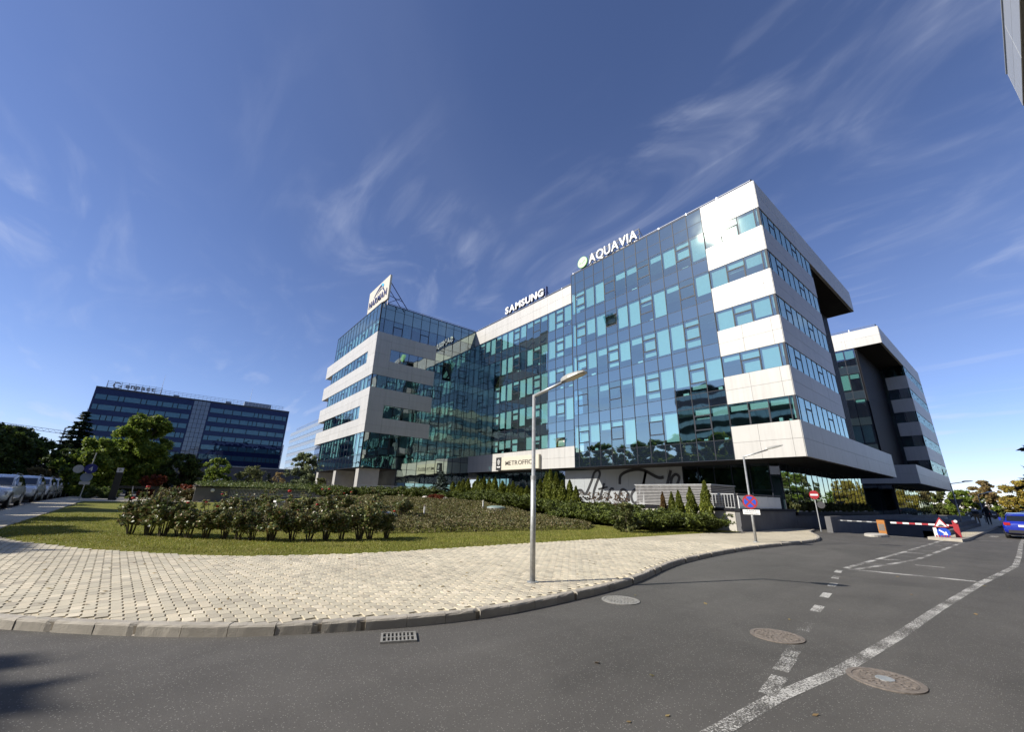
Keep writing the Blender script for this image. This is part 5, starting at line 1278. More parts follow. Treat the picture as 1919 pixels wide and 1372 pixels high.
# ------------------------------------------------------------------ people far down the pavement
def person(label, loc, rz, bands, stride=.22, h=1.74):
    """bands: [(z fraction, colour)] from the feet up"""
    m, nt_, out_ = newmat('clothes')
    tcn = N(nt_, 'ShaderNodeTexCoord'); sp = N(nt_, 'ShaderNodeSeparateXYZ'); L(nt_, tcn.outputs['Object'], sp.inputs[0])
    col = RAMP(nt_, MATH(nt_, 'DIVIDE', sp.outputs[2], h), bands, 'CONSTANT'); bs = N(nt_, 'ShaderNodeBsdfPrincipled'); L(nt_, col, bs.inputs['Base Color']); bs.inputs['Roughness'].default_value = .85; L(nt_, bs.outputs[0], out_.inputs[0])
    J = {'pel': (0, 0, .94), 'sp': (0, .01, 1.12), 'ch': (0, .02, 1.34), 'nk': (0, .02, 1.48), 'hd': (0, .05, 1.62), 'tp': (0, .04, 1.72)}
    rad = {'pel': .15, 'sp': .135, 'ch': .16, 'nk': .06, 'hd': .095, 'tp': .075}
    E_ = [('pel', 'sp'), ('sp', 'ch'), ('ch', 'nk'), ('nk', 'hd'), ('hd', 'tp')]
    for s_, sg in (('l', -1), ('r', 1)):
        st_ = stride*sg
        J.update({'hip'+s_: (sg*.095, 0, .88), 'kn'+s_: (sg*.10, st_*.55+.03, .49), 'an'+s_: (sg*.10, st_-.03, .09), 'to'+s_: (sg*.11, st_+.13, .04),
                  'sh'+s_: (sg*.185, .01, 1.40), 'el'+s_: (sg*.235, -st_*.4-.02, 1.12), 'wr'+s_: (sg*.22, -st_*.7+.06, .88), 'ha'+s_: (sg*.21, -st_*.8+.08, .80)})
        rad.update({'hip'+s_: .10, 'kn'+s_: .065, 'an'+s_: .042, 'to'+s_: .035, 'sh'+s_: .07, 'el'+s_: .048, 'wr'+s_: .034, 'ha'+s_: .036})
        E_ += [('pel', 'hip'+s_), ('hip'+s_, 'kn'+s_), ('kn'+s_, 'an'+s_), ('an'+s_, 'to'+s_), ('ch', 'sh'+s_), ('sh'+s_, 'el'+s_), ('el'+s_, 'wr'+s_), ('wr'+s_, 'ha'+s_)]
    names = list(J); me = bpy.data.meshes.new('person'); me.from_pydata([J[k] for k in names], [(names.index(a), names.index(b_)) for a, b_ in E_], [])
    me.materials.append(m); o = bpy.data.objects.new('person', me); COL.objects.link(o); o.location = loc; o.rotation_euler[2] = rz; o.scale = (h/1.74,)*3
    sk = o.modifiers.new('skin', 'SKIN'); 
    for i, k in enumerate(names): me.skin_vertices[0].data[i].radius = (rad[k],)*2; me.skin_vertices[0].data[i].use_root = (k == 'pel')
    su = o.modifiers.new('smooth', 'SUBSURF'); su.levels = 2; su.render_levels = 2
    return tag(o, label, 'person')
sk_ = (.35, .2, .14)
person('person in dark clothes walking on the pavement past the second block', (-3.25, 66, .12), R(185), [(0, (.02, .02, .02)), (.06, (.015, .018, .03)), (.54, (.012, .012, .016)), (.86, sk_), (.93, (.015, .012, .01))], h=1.85)
person('person in pale jacket and tan trousers standing by the give way sign', (-4.3, 70, .12), R(170), [(0, (.05, .04, .03)), (.06, (.22, .15, .08)), (.54, (.03, .03, .035)), (.70, (.5, .5, .52)), (.86, sk_), (.93, (.08, .05, .03))], .1, h=1.8)
person('person in white shirt on the far pavement beyond the blue car', (.6, 74, .0), R(190), [(0, (.03, .03, .03)), (.06, (.03, .03, .06)), (.54, (.65, .65, .65)), (.86, sk_), (.93, (.05, .04, .03))], h=1.75)
t = thing('glass_barrier', 'low grey panel barrier on the pavement near the walking people', 'barrier', (-5.0, 62, .12), fixed=True)
q = MB(); q.box(-5.8, -4.2, 61.9, 61.96, .25, .95); q.obj('panel', 'panel_bluegrey', t); q = MB(); q.box(-5.85, -4.15, 61.85, 62.0, .12, .25); q.obj('foot', 'rubber', t)
# ------------------------------------------------------------------ vegetation
def unit(a): return a/np.maximum(np.linalg.norm(a, axis=1, keepdims=True), 1e-9)
def leaf_quads(C, size, rs, elong=1.7, up=0.35, axis=None, axj=0.6):
    n = len(C); nr = rs.normal(size=(n, 3)); nr[:, 2] += up*2; nr = unit(nr)
    a = rs.normal(size=(n, 3)) if axis is None else axis + rs.normal(size=(n, 3))*axj
    a = unit(a - nr*(a*nr).sum(1, keepdims=True)); b_ = np.cross(nr, a)
    s = (np.asarray(size)*rs.uniform(.65, 1.3, n))[:, None]
    return np.stack([C-a*s*elong/2, C+b_*s/2-a*s*.1, C+a*s*elong/2, C-b_*s/2-a*s*.1], 1)
def lobes_points(lobes, n, rs, shell=.35):
    """points spread in the outer part of many small clumps"""
    lobes = np.array(lobes); wgt = lobes[:, 3]**2; idx = rs.choice(len(lobes), n, p=wgt/wgt.sum())
    d = unit(rs.normal(size=(n, 3))); r_ = lobes[idx, 3]*(1-np.abs(rs.normal(size=n))*shell)
    return lobes[idx, :3] + d*r_[:, None]*np.array([1, 1, .8])
def tree_meshes(key, H, rad, base, n, leaf, m, seed, nl=46, conic=0.0, trunk=.16, bark='bark'):
    if key in CACHE: return CACHE[key]
    nl = int(nl*2.2)
    rs = np.random.default_rng(seed); r_ = random.Random(seed); lobes = []
    for k in range(nl):
        h = base+(H-base)*(r_.random()**.85); f = (h-base)/(H-base)
        env = rad*math.sqrt(max(.02, 1-(2*f-.85)**2*.72)) * (1-conic*f)
        a = r_.random()*2*math.pi; q_ = env*math.sqrt(r_.random())*r_.uniform(.75, 1.02)
        lr = rad*r_.uniform(.10, .27)*(1-.35*f)
        lobes.append((q_*math.cos(a), q_*math.sin(a), min(h, H-lr*.6), lr))
    P = lobes_points(lobes, n, rs, .5); P = P + rs.normal(size=P.shape)*rad*.03; cr_ = me_quads('crown', leaf_quads(P, leaf, rs), m)
    q = MB(); tp = [(0, 0, -.1)]+[(r_.gauss(0, rad*.03), r_.gauss(0, rad*.03), H*k/5*.86) for k in range(1, 6)]
    q.tube(tp, [trunk*(1.25 if k == 0 else 1-.16*k) for k in range(6)], 8)
    for lo in lobes[::4]:
        z0 = max(base*.6, min(lo[2]-rad*.5, H*.8)); k = min(4, int(z0/(H*.86/5))); s0 = np.array(tp[k]); s0[2] = z0
        e = np.array(lo[:3]); mid = (s0+e)/2+np.array([0, 0, -.08*rad]); q.tube([s0, mid, e], [trunk*.38, trunk*.22, trunk*.07], 5)
    CACHE[key] = (cr_, q.me('trunk', bark)); return CACHE[key]
def tree(name, label, loc, key, rz=0.0, scale=1.0, group=None, cat='tree', **kw):
    cr_, tk = tree_meshes(key, **kw)
    t = thing(name, label, cat, loc, rz, group); t.scale = (scale,)*3 if isinstance(scale, (int, float)) else scale
    link('trunk', tk, t); link('crown', cr_, t); return t
def conifer_meshes(key, H, rad, seed, m, n_whorl=18, per=9, needle=.16, dens=26, trunk=.14, base=.05, droop=.25):
    if key in CACHE: return CACHE[key]
    rs = np.random.default_rng(seed); C = []; A = []; q = MB(); q.tube([(0, 0, -.1), (0, 0, H*.97)], [trunk, .015], 7)
    for w_ in range(n_whorl):
        f = (w_+rs.uniform(-.3, .3))/n_whorl; z = H*(base+(.96-base)*f); ln = rad*(1-f)**.85*rs.uniform(.85, 1.1)+.05
        for k in range(per):
            a = 2*math.pi*(k/per)+w_*.7+rs.uniform(-.25, .25); l2 = ln*rs.uniform(.7, 1.08); d = np.array([math.cos(a), math.sin(a), 0]); side = np.array([-d[1], d[0], 0])
            nn_ = max(6, int(dens*l2/rad*1.3)); u = rs.uniform(.12, 1, nn_); spread = l2*.28*(1-u*.75)
            off = rs.uniform(-1, 1, nn_)*spread
            zz = z + .12*l2*u - droop*l2*u*u + rs.normal(size=nn_)*.03*rad*.5
            P = np.stack([d[0]*l2*u+side[0]*off, d[1]*l2*u+side[1]*off, zz], 1); C.append(P)
            A.append(d[None]+side[None]*np.sign(off)[:, None]*.6+np.array([[0, 0, -.15]])+0*P)
            if w_ % 2 == 0 and f < .8: q.tube([(0, 0, z), tuple(d*l2*.5+np.array([0, 0, z+.03*l2])), tuple(d*l2*.9+np.array([0, 0, z-.12*l2]))], [trunk*.22, trunk*.14, .006], 4)
    C = np.concatenate(C); A = np.concatenate(A)
    V = leaf_quads(C, needle, rs, elong=2.4, up=1.0, axis=A, axj=.25)
    CACHE[key] = (me_quads('crown', V, m), q.me('trunk', 'bark')); return CACHE[key]
def conifer(name, label, loc, key, rz=0.0, scale=1.0, group=None, cat='tree', **kw):
    cr_, tk = conifer_meshes(key, **kw); t = thing(name, label, cat, loc, rz, group); t.scale = (scale,)*3
    link('trunk', tk, t); link('crown', cr_, t); return t
# --- left background
tree('deciduous_tree', 'broad yellow green tree in front of the dark blue office building', (-62, -3.0, .62), 'big', H=8.6, rad=3.5, base=1.0, n=52000, leaf=.2, m='leaf_green', seed=4, nl=70, trunk=.2)
tree('deciduous_tree', 'lower round green tree left of the broad yellow green tree', (-58, -5.9, .62), 'big2', H=5.4, rad=2.8, base=.5, n=22000, leaf=.19, m='leaf_green', seed=9, nl=46)
tree('deciduous_tree', 'green tree to the right of the broad tree, reaching towards the grey wall', (-60, 1.0, .62), 'big3', H=4.6, rad=2.3, base=.7, n=12000, leaf=.15, m='leaf_dark', seed=19, nl=40)
conifer('spruce_tree', 'tall dark spruce rising above the trees beside the dark blue building', (-75, -10.0, .5), 'spruce', H=11.0, rad=3.6, seed=2, m='needle_dark', n_whorl=24, per=11, needle=.26, dens=46, trunk=.22)
gname = 'dark trees behind the parked cars'
dk = dict(H=6.6, rad=3.2, base=1.0, n=11000, leaf=.20, m='leaf_dark', nl=44)
for i, (x, y, s_) in enumerate([(-52, -13.5, .95), (-58, -13.0, .92), (-64, -13.6, 1.0), (-70, -13.2, .95), (-48, -16.5, 1.05), (-78, -15, 1.1), (-67, -8.8, .75), (-72, -6.4, .8)]):
    tree('dark_tree', 'dense dark green tree in the row behind the parked white cars', (x, y, .5), 'dark%d' % (i % 3), rz=i*1.3, scale=s_, group=gname, seed=30+i % 3, **dk)
sk2 = dict(H=12.6, rad=3.6, base=2.0, n=15000, leaf=.40, m='leaf_green', nl=36)
for i, (x, y, s_) in enumerate([(-79+4.7*k, -22.3-.5*(k % 3), 1.06+.03*(k % 4)) for k in range(14)]+[(-11.9, -18.1, .92)]):
    tree('street_tree', 'green street tree of the row across the side street', (x, y, hg(x)), 'street%d' % (i % 2), rz=i*2.1, scale=s_, group='street trees across the side street', seed=60+i % 2, **sk2)
# shrubs around the far wall
tree('shrub', 'large bright green shrub against the long grey wall', (-70, 4.9, 1.2), 'shr1', H=4.4, rad=2.3, base=.3, n=9000, leaf=.16, m='leaf_green', seed=71, nl=30, cat='shrub', trunk=.08)
tree('shrub', 'brownish shrub left of the bright green shrub by the grey wall', (-69, 1.8, 1.2), 'shr1b', H=3.6, rad=1.9, base=.3, n=6000, leaf=.14, m='leaf_olive', seed=72, nl=26, cat='shrub', trunk=.07)
tree('shrub', 'thin olive shrub in the middle of the long grey wall', (-70, 9.2, 1.2), 'shr2', H=3.7, rad=2.3, base=.3, n=5000, leaf=.13, m='leaf_olive', seed=73, nl=34, cat='shrub', trunk=.06)
tree('shrub', 'sparse twiggy shrub near the pale willow by the wall', (-71, 12.8, 1.2), 'shr3', H=3.0, rad=1.3, base=.4, n=900, leaf=.12, m='leaf_tan', seed=74, nl=24, cat='shrub', trunk=.06)
tree('willow_tree', 'pale silvery green young tree next to the wing columns', (-72, 16.2, 1.2), 'pale', H=6.2, rad=2.6, base=.6, n=12000, leaf=.17, m='leaf_pale', seed=75, nl=40, trunk=.1)
tree('shrub', 'small green shrub between the wing columns', (-58, 15.4, 1.8), 'shr4', H=1.5, rad=.9, base=.1, n=2500, leaf=.1, m='leaf_olive', seed=76, nl=16, cat='shrub', trunk=.03)
conifer('dwarf_spruce', 'small dark dwarf spruce on the planted bank', (-60, 9.7, 1.75), 'dwarf', H=2.1, rad=.75, seed=5, m='needle_dark', n_whorl=12, per=8, needle=.11, dens=22, trunk=.05)
tree('red_shrub', 'rust red shrub beside the stair handrail', (-56, -1.0, .62), 'red', H=2.2, rad=1.3, base=.15, n=6000, leaf=.11, m='leaf_red', seed=77, nl=26, cat='shrub', trunk=.04)
tree('red_shrub', 'dark red low shrub in front of the stair handrail', (-52.2, 1.4, .62), 'red2', H=1.3, rad=1.1, base=.05, n=4000, leaf=.1, m='leaf_red', seed=78, nl=20, cat='shrub', trunk=.03)
tree('shrub', 'clipped dark green hedge block behind the sign post', (-50, -4.2, .62), 'clip', H=.85, rad=1.4, base=.02, n=5000, leaf=.08, m='leaf_dark', seed=79, nl=30, cat='shrub', trunk=.02)
tree('shrub', 'mixed orange and green shrub behind the parked cars', (-60, -9.8, .5), 'mix', H=2.6, rad=1.5, base=.1, n=5000, leaf=.12, m='leaf_tan', seed=80, nl=24, cat='shrub', trunk=.03)
for i, (x, y) in enumerate([(-46.5, .6), (-48.5, -.2), (-45.2, 1.6), (-49.5, .9)]):
    tree('low_shrub', 'low brown green shrub at the end of the solid fence panel', (x, y, .62), 'lows', rz=i, scale=(1, 1, .9), group='low shrubs by the fence end', H=1.0, rad=.9, base=.02, n=3500, leaf=.09, m='bed_leaf', seed=81, nl=20, cat='shrub', trunk=.02)
# planted bank behind the fence
b = MB()
for (x, z) in ((-41.3, 1.62), (-46, 1.85), (-56, 2.1), (-66, 2.2)):
    for y in (2.2, 9, 15.3): b.v.append((x, y, z))
for i in range(3):
    for j in range(2): a = i*3+j; b.f.append([a, a+1, a+4, a+3])
b.poly([(-41.3, 2.2, 1.62), (-41.3, 2.2, .5), (-66, 2.2, .5), (-66, 2.2, 2.2)]); b.poly([(-41.3, 15.3, .5), (-41.3, 15.3, 1.62), (-66, 15.3, 2.2), (-66, 15.3, .5)]); b.poly([(-41.3, 2.2, .5), (-41.3, 2.2, 1.62), (-41.3, 15.3, 1.62), (-41.3, 15.3, .5)])
structure('planted_bank', b.me('planted_bank', 'soil'))
rs = np.random.default_rng(11); n_ = 22000
P = np.stack([rs.uniform(-60, -41.2, n_), rs.uniform(2.3, 15.2, n_), np.zeros(n_)], 1)
P[:, 2] = np.interp(-P[:, 0], [41.3, 46, 56, 66], [1.62, 1.85, 2.1, 2.2]) + np.abs(rs.normal(size=n_))*.12*(1+np.sin(P[:, 0]*1.7)*np.sin(P[:, 1]*1.3))
o_ = link('ground_cover', me_quads('ground_cover', leaf_quads(P, .10, rs), 'cover_leaf')); o_['kind'] = 'stuff'
# --- right background
tree('pine_tree', 'tan topped tall tree standing above the hedge at the road end', (-6.6, 146, 0), 'pine', H=8.2, rad=2.4, base=3.0, n=6000, leaf=.28, m='leaf_tan', seed=91, nl=26)
for i, (x, y, s_, m_) in enumerate([(-1.0, 144, 1.45, 'leaf_yellow'), (3.6, 146, 1.55, 'leaf_yellow'), (9, 143, 1.5, 'leaf_yellow')]):
    tree('autumn_tree', 'golden autumn tree at the end of the road beyond the blue car', (x, y, 0), 'autumn%d' % (i % 2), rz=i*2, scale=s_, group='golden trees at the road end', H=5.4, rad=2.6, base=.5, n=15000, leaf=.14, m=m_, seed=95+i % 2, nl=36)
for i, x in enumerate(np.arange(-24, 16, 3.1)):
    tree('green_tree', 'green tree of the belt closing the far end of the road', (x*1.3, 156+3*math.sin(i*2.2), 0), 'belt%d' % (i % 3), rz=i*1.7, scale=rng.uniform(1.05, 1.4), group='tree belt at the road end', H=4.6, rad=2.6, base=.2, n=10000, leaf=.18, m=('leaf_green', 'leaf_olive', 'leaf_green')[i % 3], seed=100+i % 3, nl=30)
conifer('conifer_tree', 'tall conifer whose branches reach in beside the facing block', (3.9, 62, .1), 'rconif', H=17.0, rad=5.4, seed=8, m='needle_dark', n_whorl=34, per=12, needle=.3, dens=52, trunk=.28)
for i, (x, y) in enumerate([(6.8, 82), (7.2, 91), (7.8, 101), (9.5, 72)]):
    tree('roadside_tree', 'green roadside tree beyond the facing block', (x, y, 0), 'road%d' % (i % 2), rz=i, group='roadside trees past the facing block', H=7.5, rad=3.0, base=1.0, n=7000, leaf=.24, m=('leaf_olive', 'leaf_green')[i % 2], seed=110+i % 2, nl=36)
# --- garden: rose bushes
def rose_meshes(seed):
    rs = np.random.default_rng(seed); r_ = random.Random(seed); q = MB(); lobes = []
    for k in range(9):
        a = 2*math.pi*k/9+r_.uniform(-.3, .3); e = np.array([.40*math.cos(a)*r_.uniform(.4, 1), .40*math.sin(a)*r_.uniform(.4, 1), r_.uniform(.55, 1.0)])
        mid = e*np.array([.45, .45, .42]); q.tube([(math.cos(a)*.06, math.sin(a)*.06, -.05), mid, e], [.022, .014, .006], 5)
        for j in range(4): lobes.append((e[0]*r_.uniform(.6, 1.15), e[1]*r_.uniform(.6, 1.15), r_.uniform(.36, .95), r_.uniform(.11, .2)))
    for k in range(4):
        a = r_.uniform(0, 6.28); q.tube([(0, 0, .4), (math.cos(a)*.2, math.sin(a)*.2, .9), (math.cos(a)*.3, math.sin(a)*.3, r_.uniform(1.15, 1.4))], [.012, .008, .005], 4)
        lobes.append((math.cos(a)*.27, math.sin(a)*.27, 1.12, .09)); lobes.append((math.cos(a)*.29, math.sin(a)*.29, 1.25, .05))
    P = lobes_points(lobes, 2300, rs, .6)
    return me_quads('foliage', leaf_quads(P, .058, rs, elong=1.45, up=.5), 'leaf_rose'), q.me('stems', 'stem')
RB = [rose_meshes(200+k) for k in range(4)]
q = MB(); q.lathe([(.01, 0), (.045, .012), (.055, .04), (.04, .065), (.012, .07)], 8); FL = q.me('bloom', 'petal_red', True)
rowpts = catmull([(-18.0, -.75), (-16.9, .45), (-15.7, 1.7), (-14.8, 2.9), (-14.45, 4.2), (-14.3, 5.3), (-14.3, 6.4)], 10)
sl = np.concatenate([[0], np.cumsum(np.linalg.norm(np.diff(rowpts, axis=0), axis=1))])
for k in range(17):
    u = .3+k*(sl[-1]-.5)/16; x = np.interp(u, sl, rowpts[:, 0])+rng.uniform(-.08, .08); y = np.interp(u, sl, rowpts[:, 1])+rng.uniform(-.08, .08)
    t = thing('rose_bush', 'rose bush of the front row along the lawn edge', 'bush', (x, y, gz(x, y)), rng.uniform(0, 6.28), 'rose bushes in a row on the lawn')
    s_ = rng.uniform(.78, 1.12); t.scale = (s_*1.05, s_*1.05, s_)
    fo, st = RB[k % 4]; link('foliage', fo, t); link('stems', st, t)
    for j in range(rng.choice([0, 1, 1, 2])): a = rng.uniform(0, 6.28); link('bloom', FL, t, (.3*math.cos(a), .3*math.sin(a), rng.uniform(.98, 1.36)))
for k in range(10):
    x, y = -21.5+rng.uniform(-2, 2.5), 2.2+k*.85+rng.uniform(-.4, .4)
    t = thing('rose_bush', 'taller rose bush of the second row behind the front row', 'bush', (x, y, gz(x, y)), rng.uniform(0, 6.28), 'rose bushes of the back row'); t.scale = (1.15, 1.15, rng.uniform(.85, 1.1))
    fo, st = RB[(k+1) % 4]; link('foliage', fo, t); link('stems', st, t)
    for j in range(rng.choice([0, 1, 2])): a = rng.uniform(0, 6.28); link('bloom', FL, t, (.3*math.cos(a), .3*math.sin(a), rng.uniform(1.0, 1.36)))
tree('shrub', 'loose yellowing shrub rising from the junipers near the pavement', (-12.7, 17.6, gz(-12.7, 17.6)-.02), 'loose', H=1.35, rad=.75, base=.12, n=3600, leaf=.07, m='leaf_olive', seed=83, nl=26, cat='shrub', trunk=.02)
# --- garden: low bed
bed = np.array([(-23, .8), (-18.2, 2.6), (-15.6, 6.6), (-14.9, 12.1), (-14.3, 16.6), (-15.6, 18.8), (-20, 19.6), (-28, 19), (-35, 14), (-32, 4)])
rs = np.random.default_rng(21); n_ = 150000
P = np.stack([rs.uniform(-35, -14, n_), rs.uniform(.8, 20, n_)], 1); P = P[inside(P, bed)]
def edged(P):
    d = np.full(len(P), 9.9)
    for i in range(len(bed)):
        a, c = bed[i], bed[(i+1) % len(bed)]; ab = c-a; t_ = np.clip(((P-a)@ab)/(ab@ab), 0, 1); d = np.minimum(d, np.linalg.norm(P-(a+t_[:, None]*ab), axis=1))
    return d
dd = edged(P); lump = .5+.25*np.sin(P[:, 0]*1.9+P[:, 1]*.7)+.25*np.sin(P[:, 1]*2.6-P[:, 0]*.9)
keep = rs.random(len(P)) < np.interp(-P[:, 0]*.778+P[:, 1]*.628, [12, 32], [1.0, .55]); P, dd, lump = P[keep], dd[keep], lump[keep]
top = .34*np.sqrt(np.clip(dd/.5, 0, 1))*(.75+.35*lump)
Z = np.array([gz(x, y) for x, y in P]) + top*np.sqrt(rs.uniform(.25, 1, len(P)))
P3 = np.column_stack([P, Z])
o_ = link('groundcover_bed', me_quads('groundcover_bed', leaf_quads(P3, .062, rs, elong=1.6, up=.6), 'bed_leaf')); o_['kind'] = 'stuff'
# --- junipers
def juniper_mesh(seed, n=105):
    rs = np.random.default_rng(seed); C = []; A = []
    for k in range(n):
        a = rs.uniform(0, 6.28); ln = rs.uniform(.45, 1.05); rise = rs.uniform(.3, .85)
        u = rs.uniform(.15, 1, 34)**.8; d = np.array([math.cos(a), math.sin(a)]); w_ = (1-u)*.10+.02
        off = rs.normal(size=34)*w_; zz = rise*np.sin(u*1.9)*ln*.9+rs.normal(size=34)*.03
        C.append(np.column_stack([d[0]*ln*u-d[1]*off, d[1]*ln*u+d[0]*off, zz+.05])); A.append(np.column_stack([np.full(34, d[0]), np.full(34, d[1]), .55-.5*u]))
    return me_quads('foliage', leaf_quads(np.concatenate(C), .052, rs, elong=3.2, up=.5, axis=np.concatenate(A), axj=.28), 'juniper')
JM = [juniper_mesh(300+k) for k in range(3)]
q = MB(); q.tube([(0, 0, -.05), (.05, 0, .25)], [.04, .02], 5); JS = q.me('stem', 'stem')
def juniper(x, y, s_, z=None):
    t = thing('juniper_shrub', 'spreading dark green juniper in the mass below the thujas', 'shrub', (x, y, gz(x, y) if z is None else z), rng.uniform(0, 6.28), 'spreading junipers in the garden'); t.scale = (s_, s_, s_*rng.uniform(.85, 1.15))
    link('foliage', rng.choice(JM), t); link('stem', JS, t)
for lo, n1, jit, s0 in (([(-12.1, 19.6), (-13.6, 19.9), (-15.5, 20.3), (-19, 20.6), (-24, 20.8), (-29, 20.6), (-33, 19.5)], 26, .35, 1.15), ([(-11.4, 21.6), (-14, 21.9), (-18, 22.0), (-23, 22), (-28, 22), (-34, 22)], 24, .4, 1.2), ([(-11.2, 23.3), (-15, 23.6), (-20, 23.8), (-30, 23.8)], 18, .3, 1.0), ([(-38.5, 11), (-37.5, 14), (-36.5, 16.8), (-34.5, 17.6)], 12, .5, 1.15), ([(-39.5, 14), (-39.3, 17), (-38.8, 20.5)], 8, .4, 1.2)):
    C = catmull(lo, 10); cs = np.concatenate([[0], np.cumsum(np.linalg.norm(np.diff(C, axis=0), axis=1))])
    for k in range(n1):
        u = cs[-1]*(k+.5)/n1; juniper(np.interp(u, cs, C[:, 0])+rng.gauss(0, jit), np.interp(u, cs, C[:, 1])+rng.gauss(0, jit), s0*rng.uniform(.85, 1.2))
tree('red_shrub', 'low purple red shrub beside the second boulder', (-29.0, 16.2, gz(-29, 16.2)), 'red3', H=.55, rad=.9, base=.02, n=2500, leaf=.06, m='leaf_red', seed=84, nl=20, cat='shrub', trunk=.02)
conifer('blue_spruce', 'small blue grey spruce in front of the wing glazing', (-34.9, 20.0, gz(-34.9, 20)), 'bspruce', H=2.75, rad=1.25, seed=6, m='needle_blue', n_whorl=16, per=11, needle=.115, dens=46, trunk=.06)
# --- thujas
def thuja_mesh(seed, m):
    rs = np.random.default_rng(seed); n = 3600; z = rs.uniform(.02, 1, n)**.9; r_ = .30*np.sin(np.clip((1-z)*1.9, 0, 1.57))**.8*(1+.12*np.sin(z*23+rs.uniform(0, 6)))*rs.uniform(.72, 1.05, n); a = rs.uniform(0, 6.28, n)
    r_ *= 1+.15*np.sin(a*3+z*9)
    C = np.column_stack([r_*np.cos(a), r_*np.sin(a), z*2.0]); A = np.column_stack([np.cos(a)*.4, np.sin(a)*.4, np.ones(n)])
    return me_quads('foliage', leaf_quads(C, .062, rs, elong=2.3, up=.0, axis=A, axj=.25), m)
TH = [thuja_mesh(400+k, 'thuja') for k in range(3)]; THB = thuja_mesh(410, 'thuja_brown')
q = MB(); q.tube([(0, 0, -.05), (0, 0, 1.3)], [.05, .02], 6); TS = q.me('stem', 'stem')
def thuja(x, y, ztop, me, lb, grp, wd=1.0):
    z = gz(x, y); t = thing('thuja', lb, 'thuja', (x, y, z), rng.uniform(0, 6.28), grp); s_ = (ztop-z)/2.0; t.scale = (wd, wd, s_); link('foliage', me, t); link('stem', TS, t)
px_tops = [(-37.4,2.85),(-36.6,3.05),(-35.7,2.9),(-34.9,3.05),(-34.0,3.15),(-33.2,3.05),(-32.4,3.3),(-31.6,3.35),(-30.9,3.1),(-30.1,3.2),(-29.3,3.1),(-28.6,2.95),(-27.8,2.7),(-27.0,2.75),(-26.2,2.6),(-25.5,2.75),(-24.6,2.6),(-23.8,2.95),(-22.95,3.8),(-22.2,3.3),(-21.5,2.95),(-20.5,2.5)]
px_tops = [(px_tops[0][0]+(px_tops[-1][0]-px_tops[0][0])*k/29, float(np.interp(px_tops[0][0]+(px_tops[-1][0]-px_tops[0][0])*k/29, [p[0] for p in px_tops], [p[1] for p in px_tops]))+rng.uniform(-.25, .18)) for k in range(30)]
for k, (x, zt_) in enumerate(px_tops):
    thuja(x+rng.uniform(-.12, .12), 22.6+rng.uniform(-.25, .25), zt_, TH[k % 3], 'slim green thuja in the row before the entrance', 'row of thujas before the entrance', rng.uniform(1.1, 1.5))
for x, zt_, me, wd, lb in ((-14.45, 2.1, THB, .75, 'browned slim thuja at the end of the retaining wall row'), (-13.85, 2.1, TH[0], .9, 'green thuja directly beside the browned one'), (-13.4, 2.2, TH[1], 1.0, 'second green thuja from the browned one'), (-12.65, 2.4, TH[2], 1.15, 'third green thuja from the browned one'), (-11.75, 2.72, TH[0], 1.2, 'tallest green thuja at the retaining wall corner')):
    thuja(x, 23.9, zt_, me, lb, None, wd)
for k in range(9):
    x, y = -23.6+k*.75, 24.3+rng.uniform(-.15, .15)
    tree('dry_shrub', 'leggy reddish dry shrub along the foot of the lettered wall', (x, y, 1.0), 'dry', rz=k, group='dry shrubs below the lettering', H=1.1, rad=.5, base=.1, n=420, leaf=.06, m='leaf_dry', seed=85, nl=18, cat='shrub', trunk=.02)
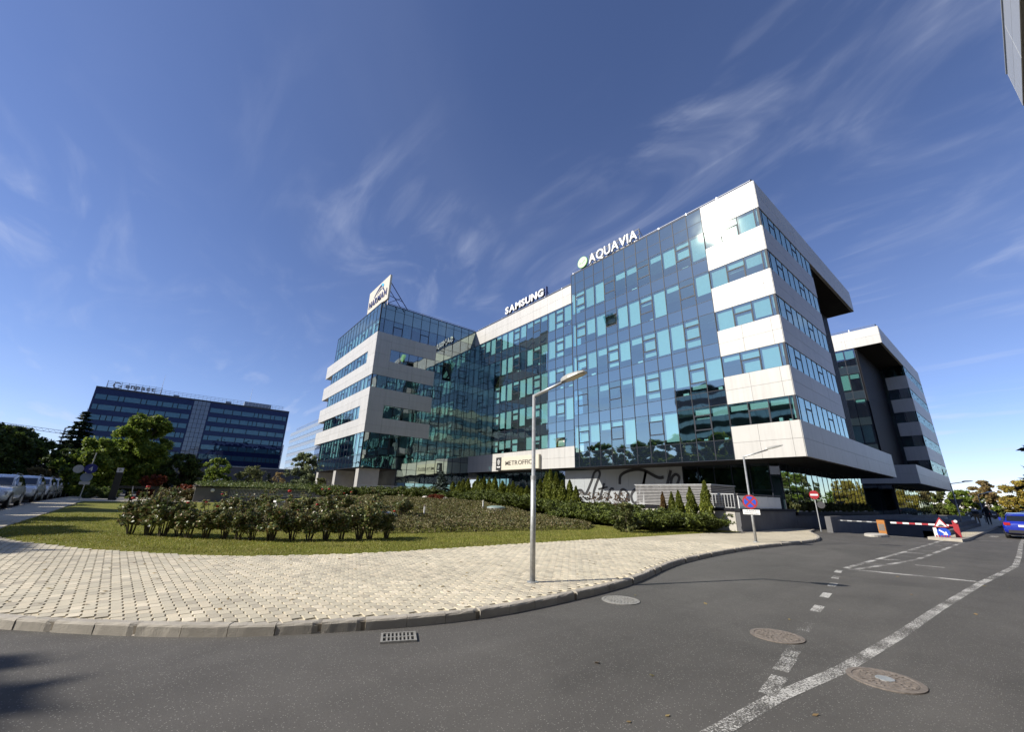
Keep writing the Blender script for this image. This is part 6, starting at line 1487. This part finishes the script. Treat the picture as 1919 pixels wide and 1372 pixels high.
for k in range(16):
    y = 34+k*1.4
    tree('planter_grass', 'leafy planter shrub along the road side glazing', (-10.55, y, 1.1), 'plant', rz=k*1.1, scale=(.7, .7, rng.uniform(.7, 1.1)), group='planter shrubs by the road side glazing', H=.8, rad=.6, base=.02, n=900, leaf=.09, m='leaf_olive', seed=86, nl=16, cat='shrub', trunk=.015)
# --- grass blades near the pavement
rs = np.random.default_rng(31); n_ = 260000
P = np.stack([rs.uniform(-27, -11, n_), rs.uniform(-4.2, 23, n_)], 1); dep = -P[:, 0]*.778+P[:, 1]*.628
P = P[(dep < 24) & (rs.random(n_) < np.interp(dep, [9, 16, 24], [1, .75, .3]))]
lawnpoly = np.concatenate([EG[(EG[:, 0] > -28)], np.array([(-10.6, 24), (-28, 24)])]); P = P[inside(P, lawnpoly)]; P = P[~inside(P, bed)]
P = P[np.sqrt(((P[:, None, :]-EG[None, ::4, :])**2).sum(2)).min(1) > .05]
Z = np.array([gz(x, y) for x, y in P]); n_ = len(P); a = rs.uniform(0, 6.28, n_); h_ = rs.uniform(.025, .06, n_); wv = rs.uniform(.006, .012, n_)
d = np.column_stack([np.cos(a), np.sin(a), np.zeros(n_)]); base = np.column_stack([P, Z-.005]); lean = rs.normal(size=(n_, 3))*.02; lean[:, 2] = 0
V = np.stack([base-d*wv[:, None], base+d*wv[:, None], base+lean+np.column_stack([np.zeros((n_, 2)), h_])], 1)
o_ = link('grass', me_quads('grass', V, 'grass_blade', 3)); o_['kind'] = 'stuff'
# fallen leaves on pavement and road
rs = np.random.default_rng(41); q = []
for k in range(160):
    i = rs.integers(80, len(KB)-20); u = rs.random(); p = KI[i]*(1-u)+EG[i]*u; q.append((p[0], p[1], .132+hg(p[0])))
for k in range(260):
    x, y = rs.uniform(-24, -11.5), rs.uniform(-3.2, 22)
    if inside(np.array([[x, y]]), lawnpoly)[0]: q.append((x, y, gz(x, y)+.05))
for k in range(14): q.append((rs.uniform(-5, -.5), rs.uniform(2.5, 16), .008))
o_ = link('fallen_leaves', me_quads('fallen_leaves', leaf_quads(np.array(q), .045, rs, up=4), 'leaf_tan')); o_['kind'] = 'stuff'
for o_ in bpy.data.objects:
    if 'fixed' in o_: del o_['fixed']
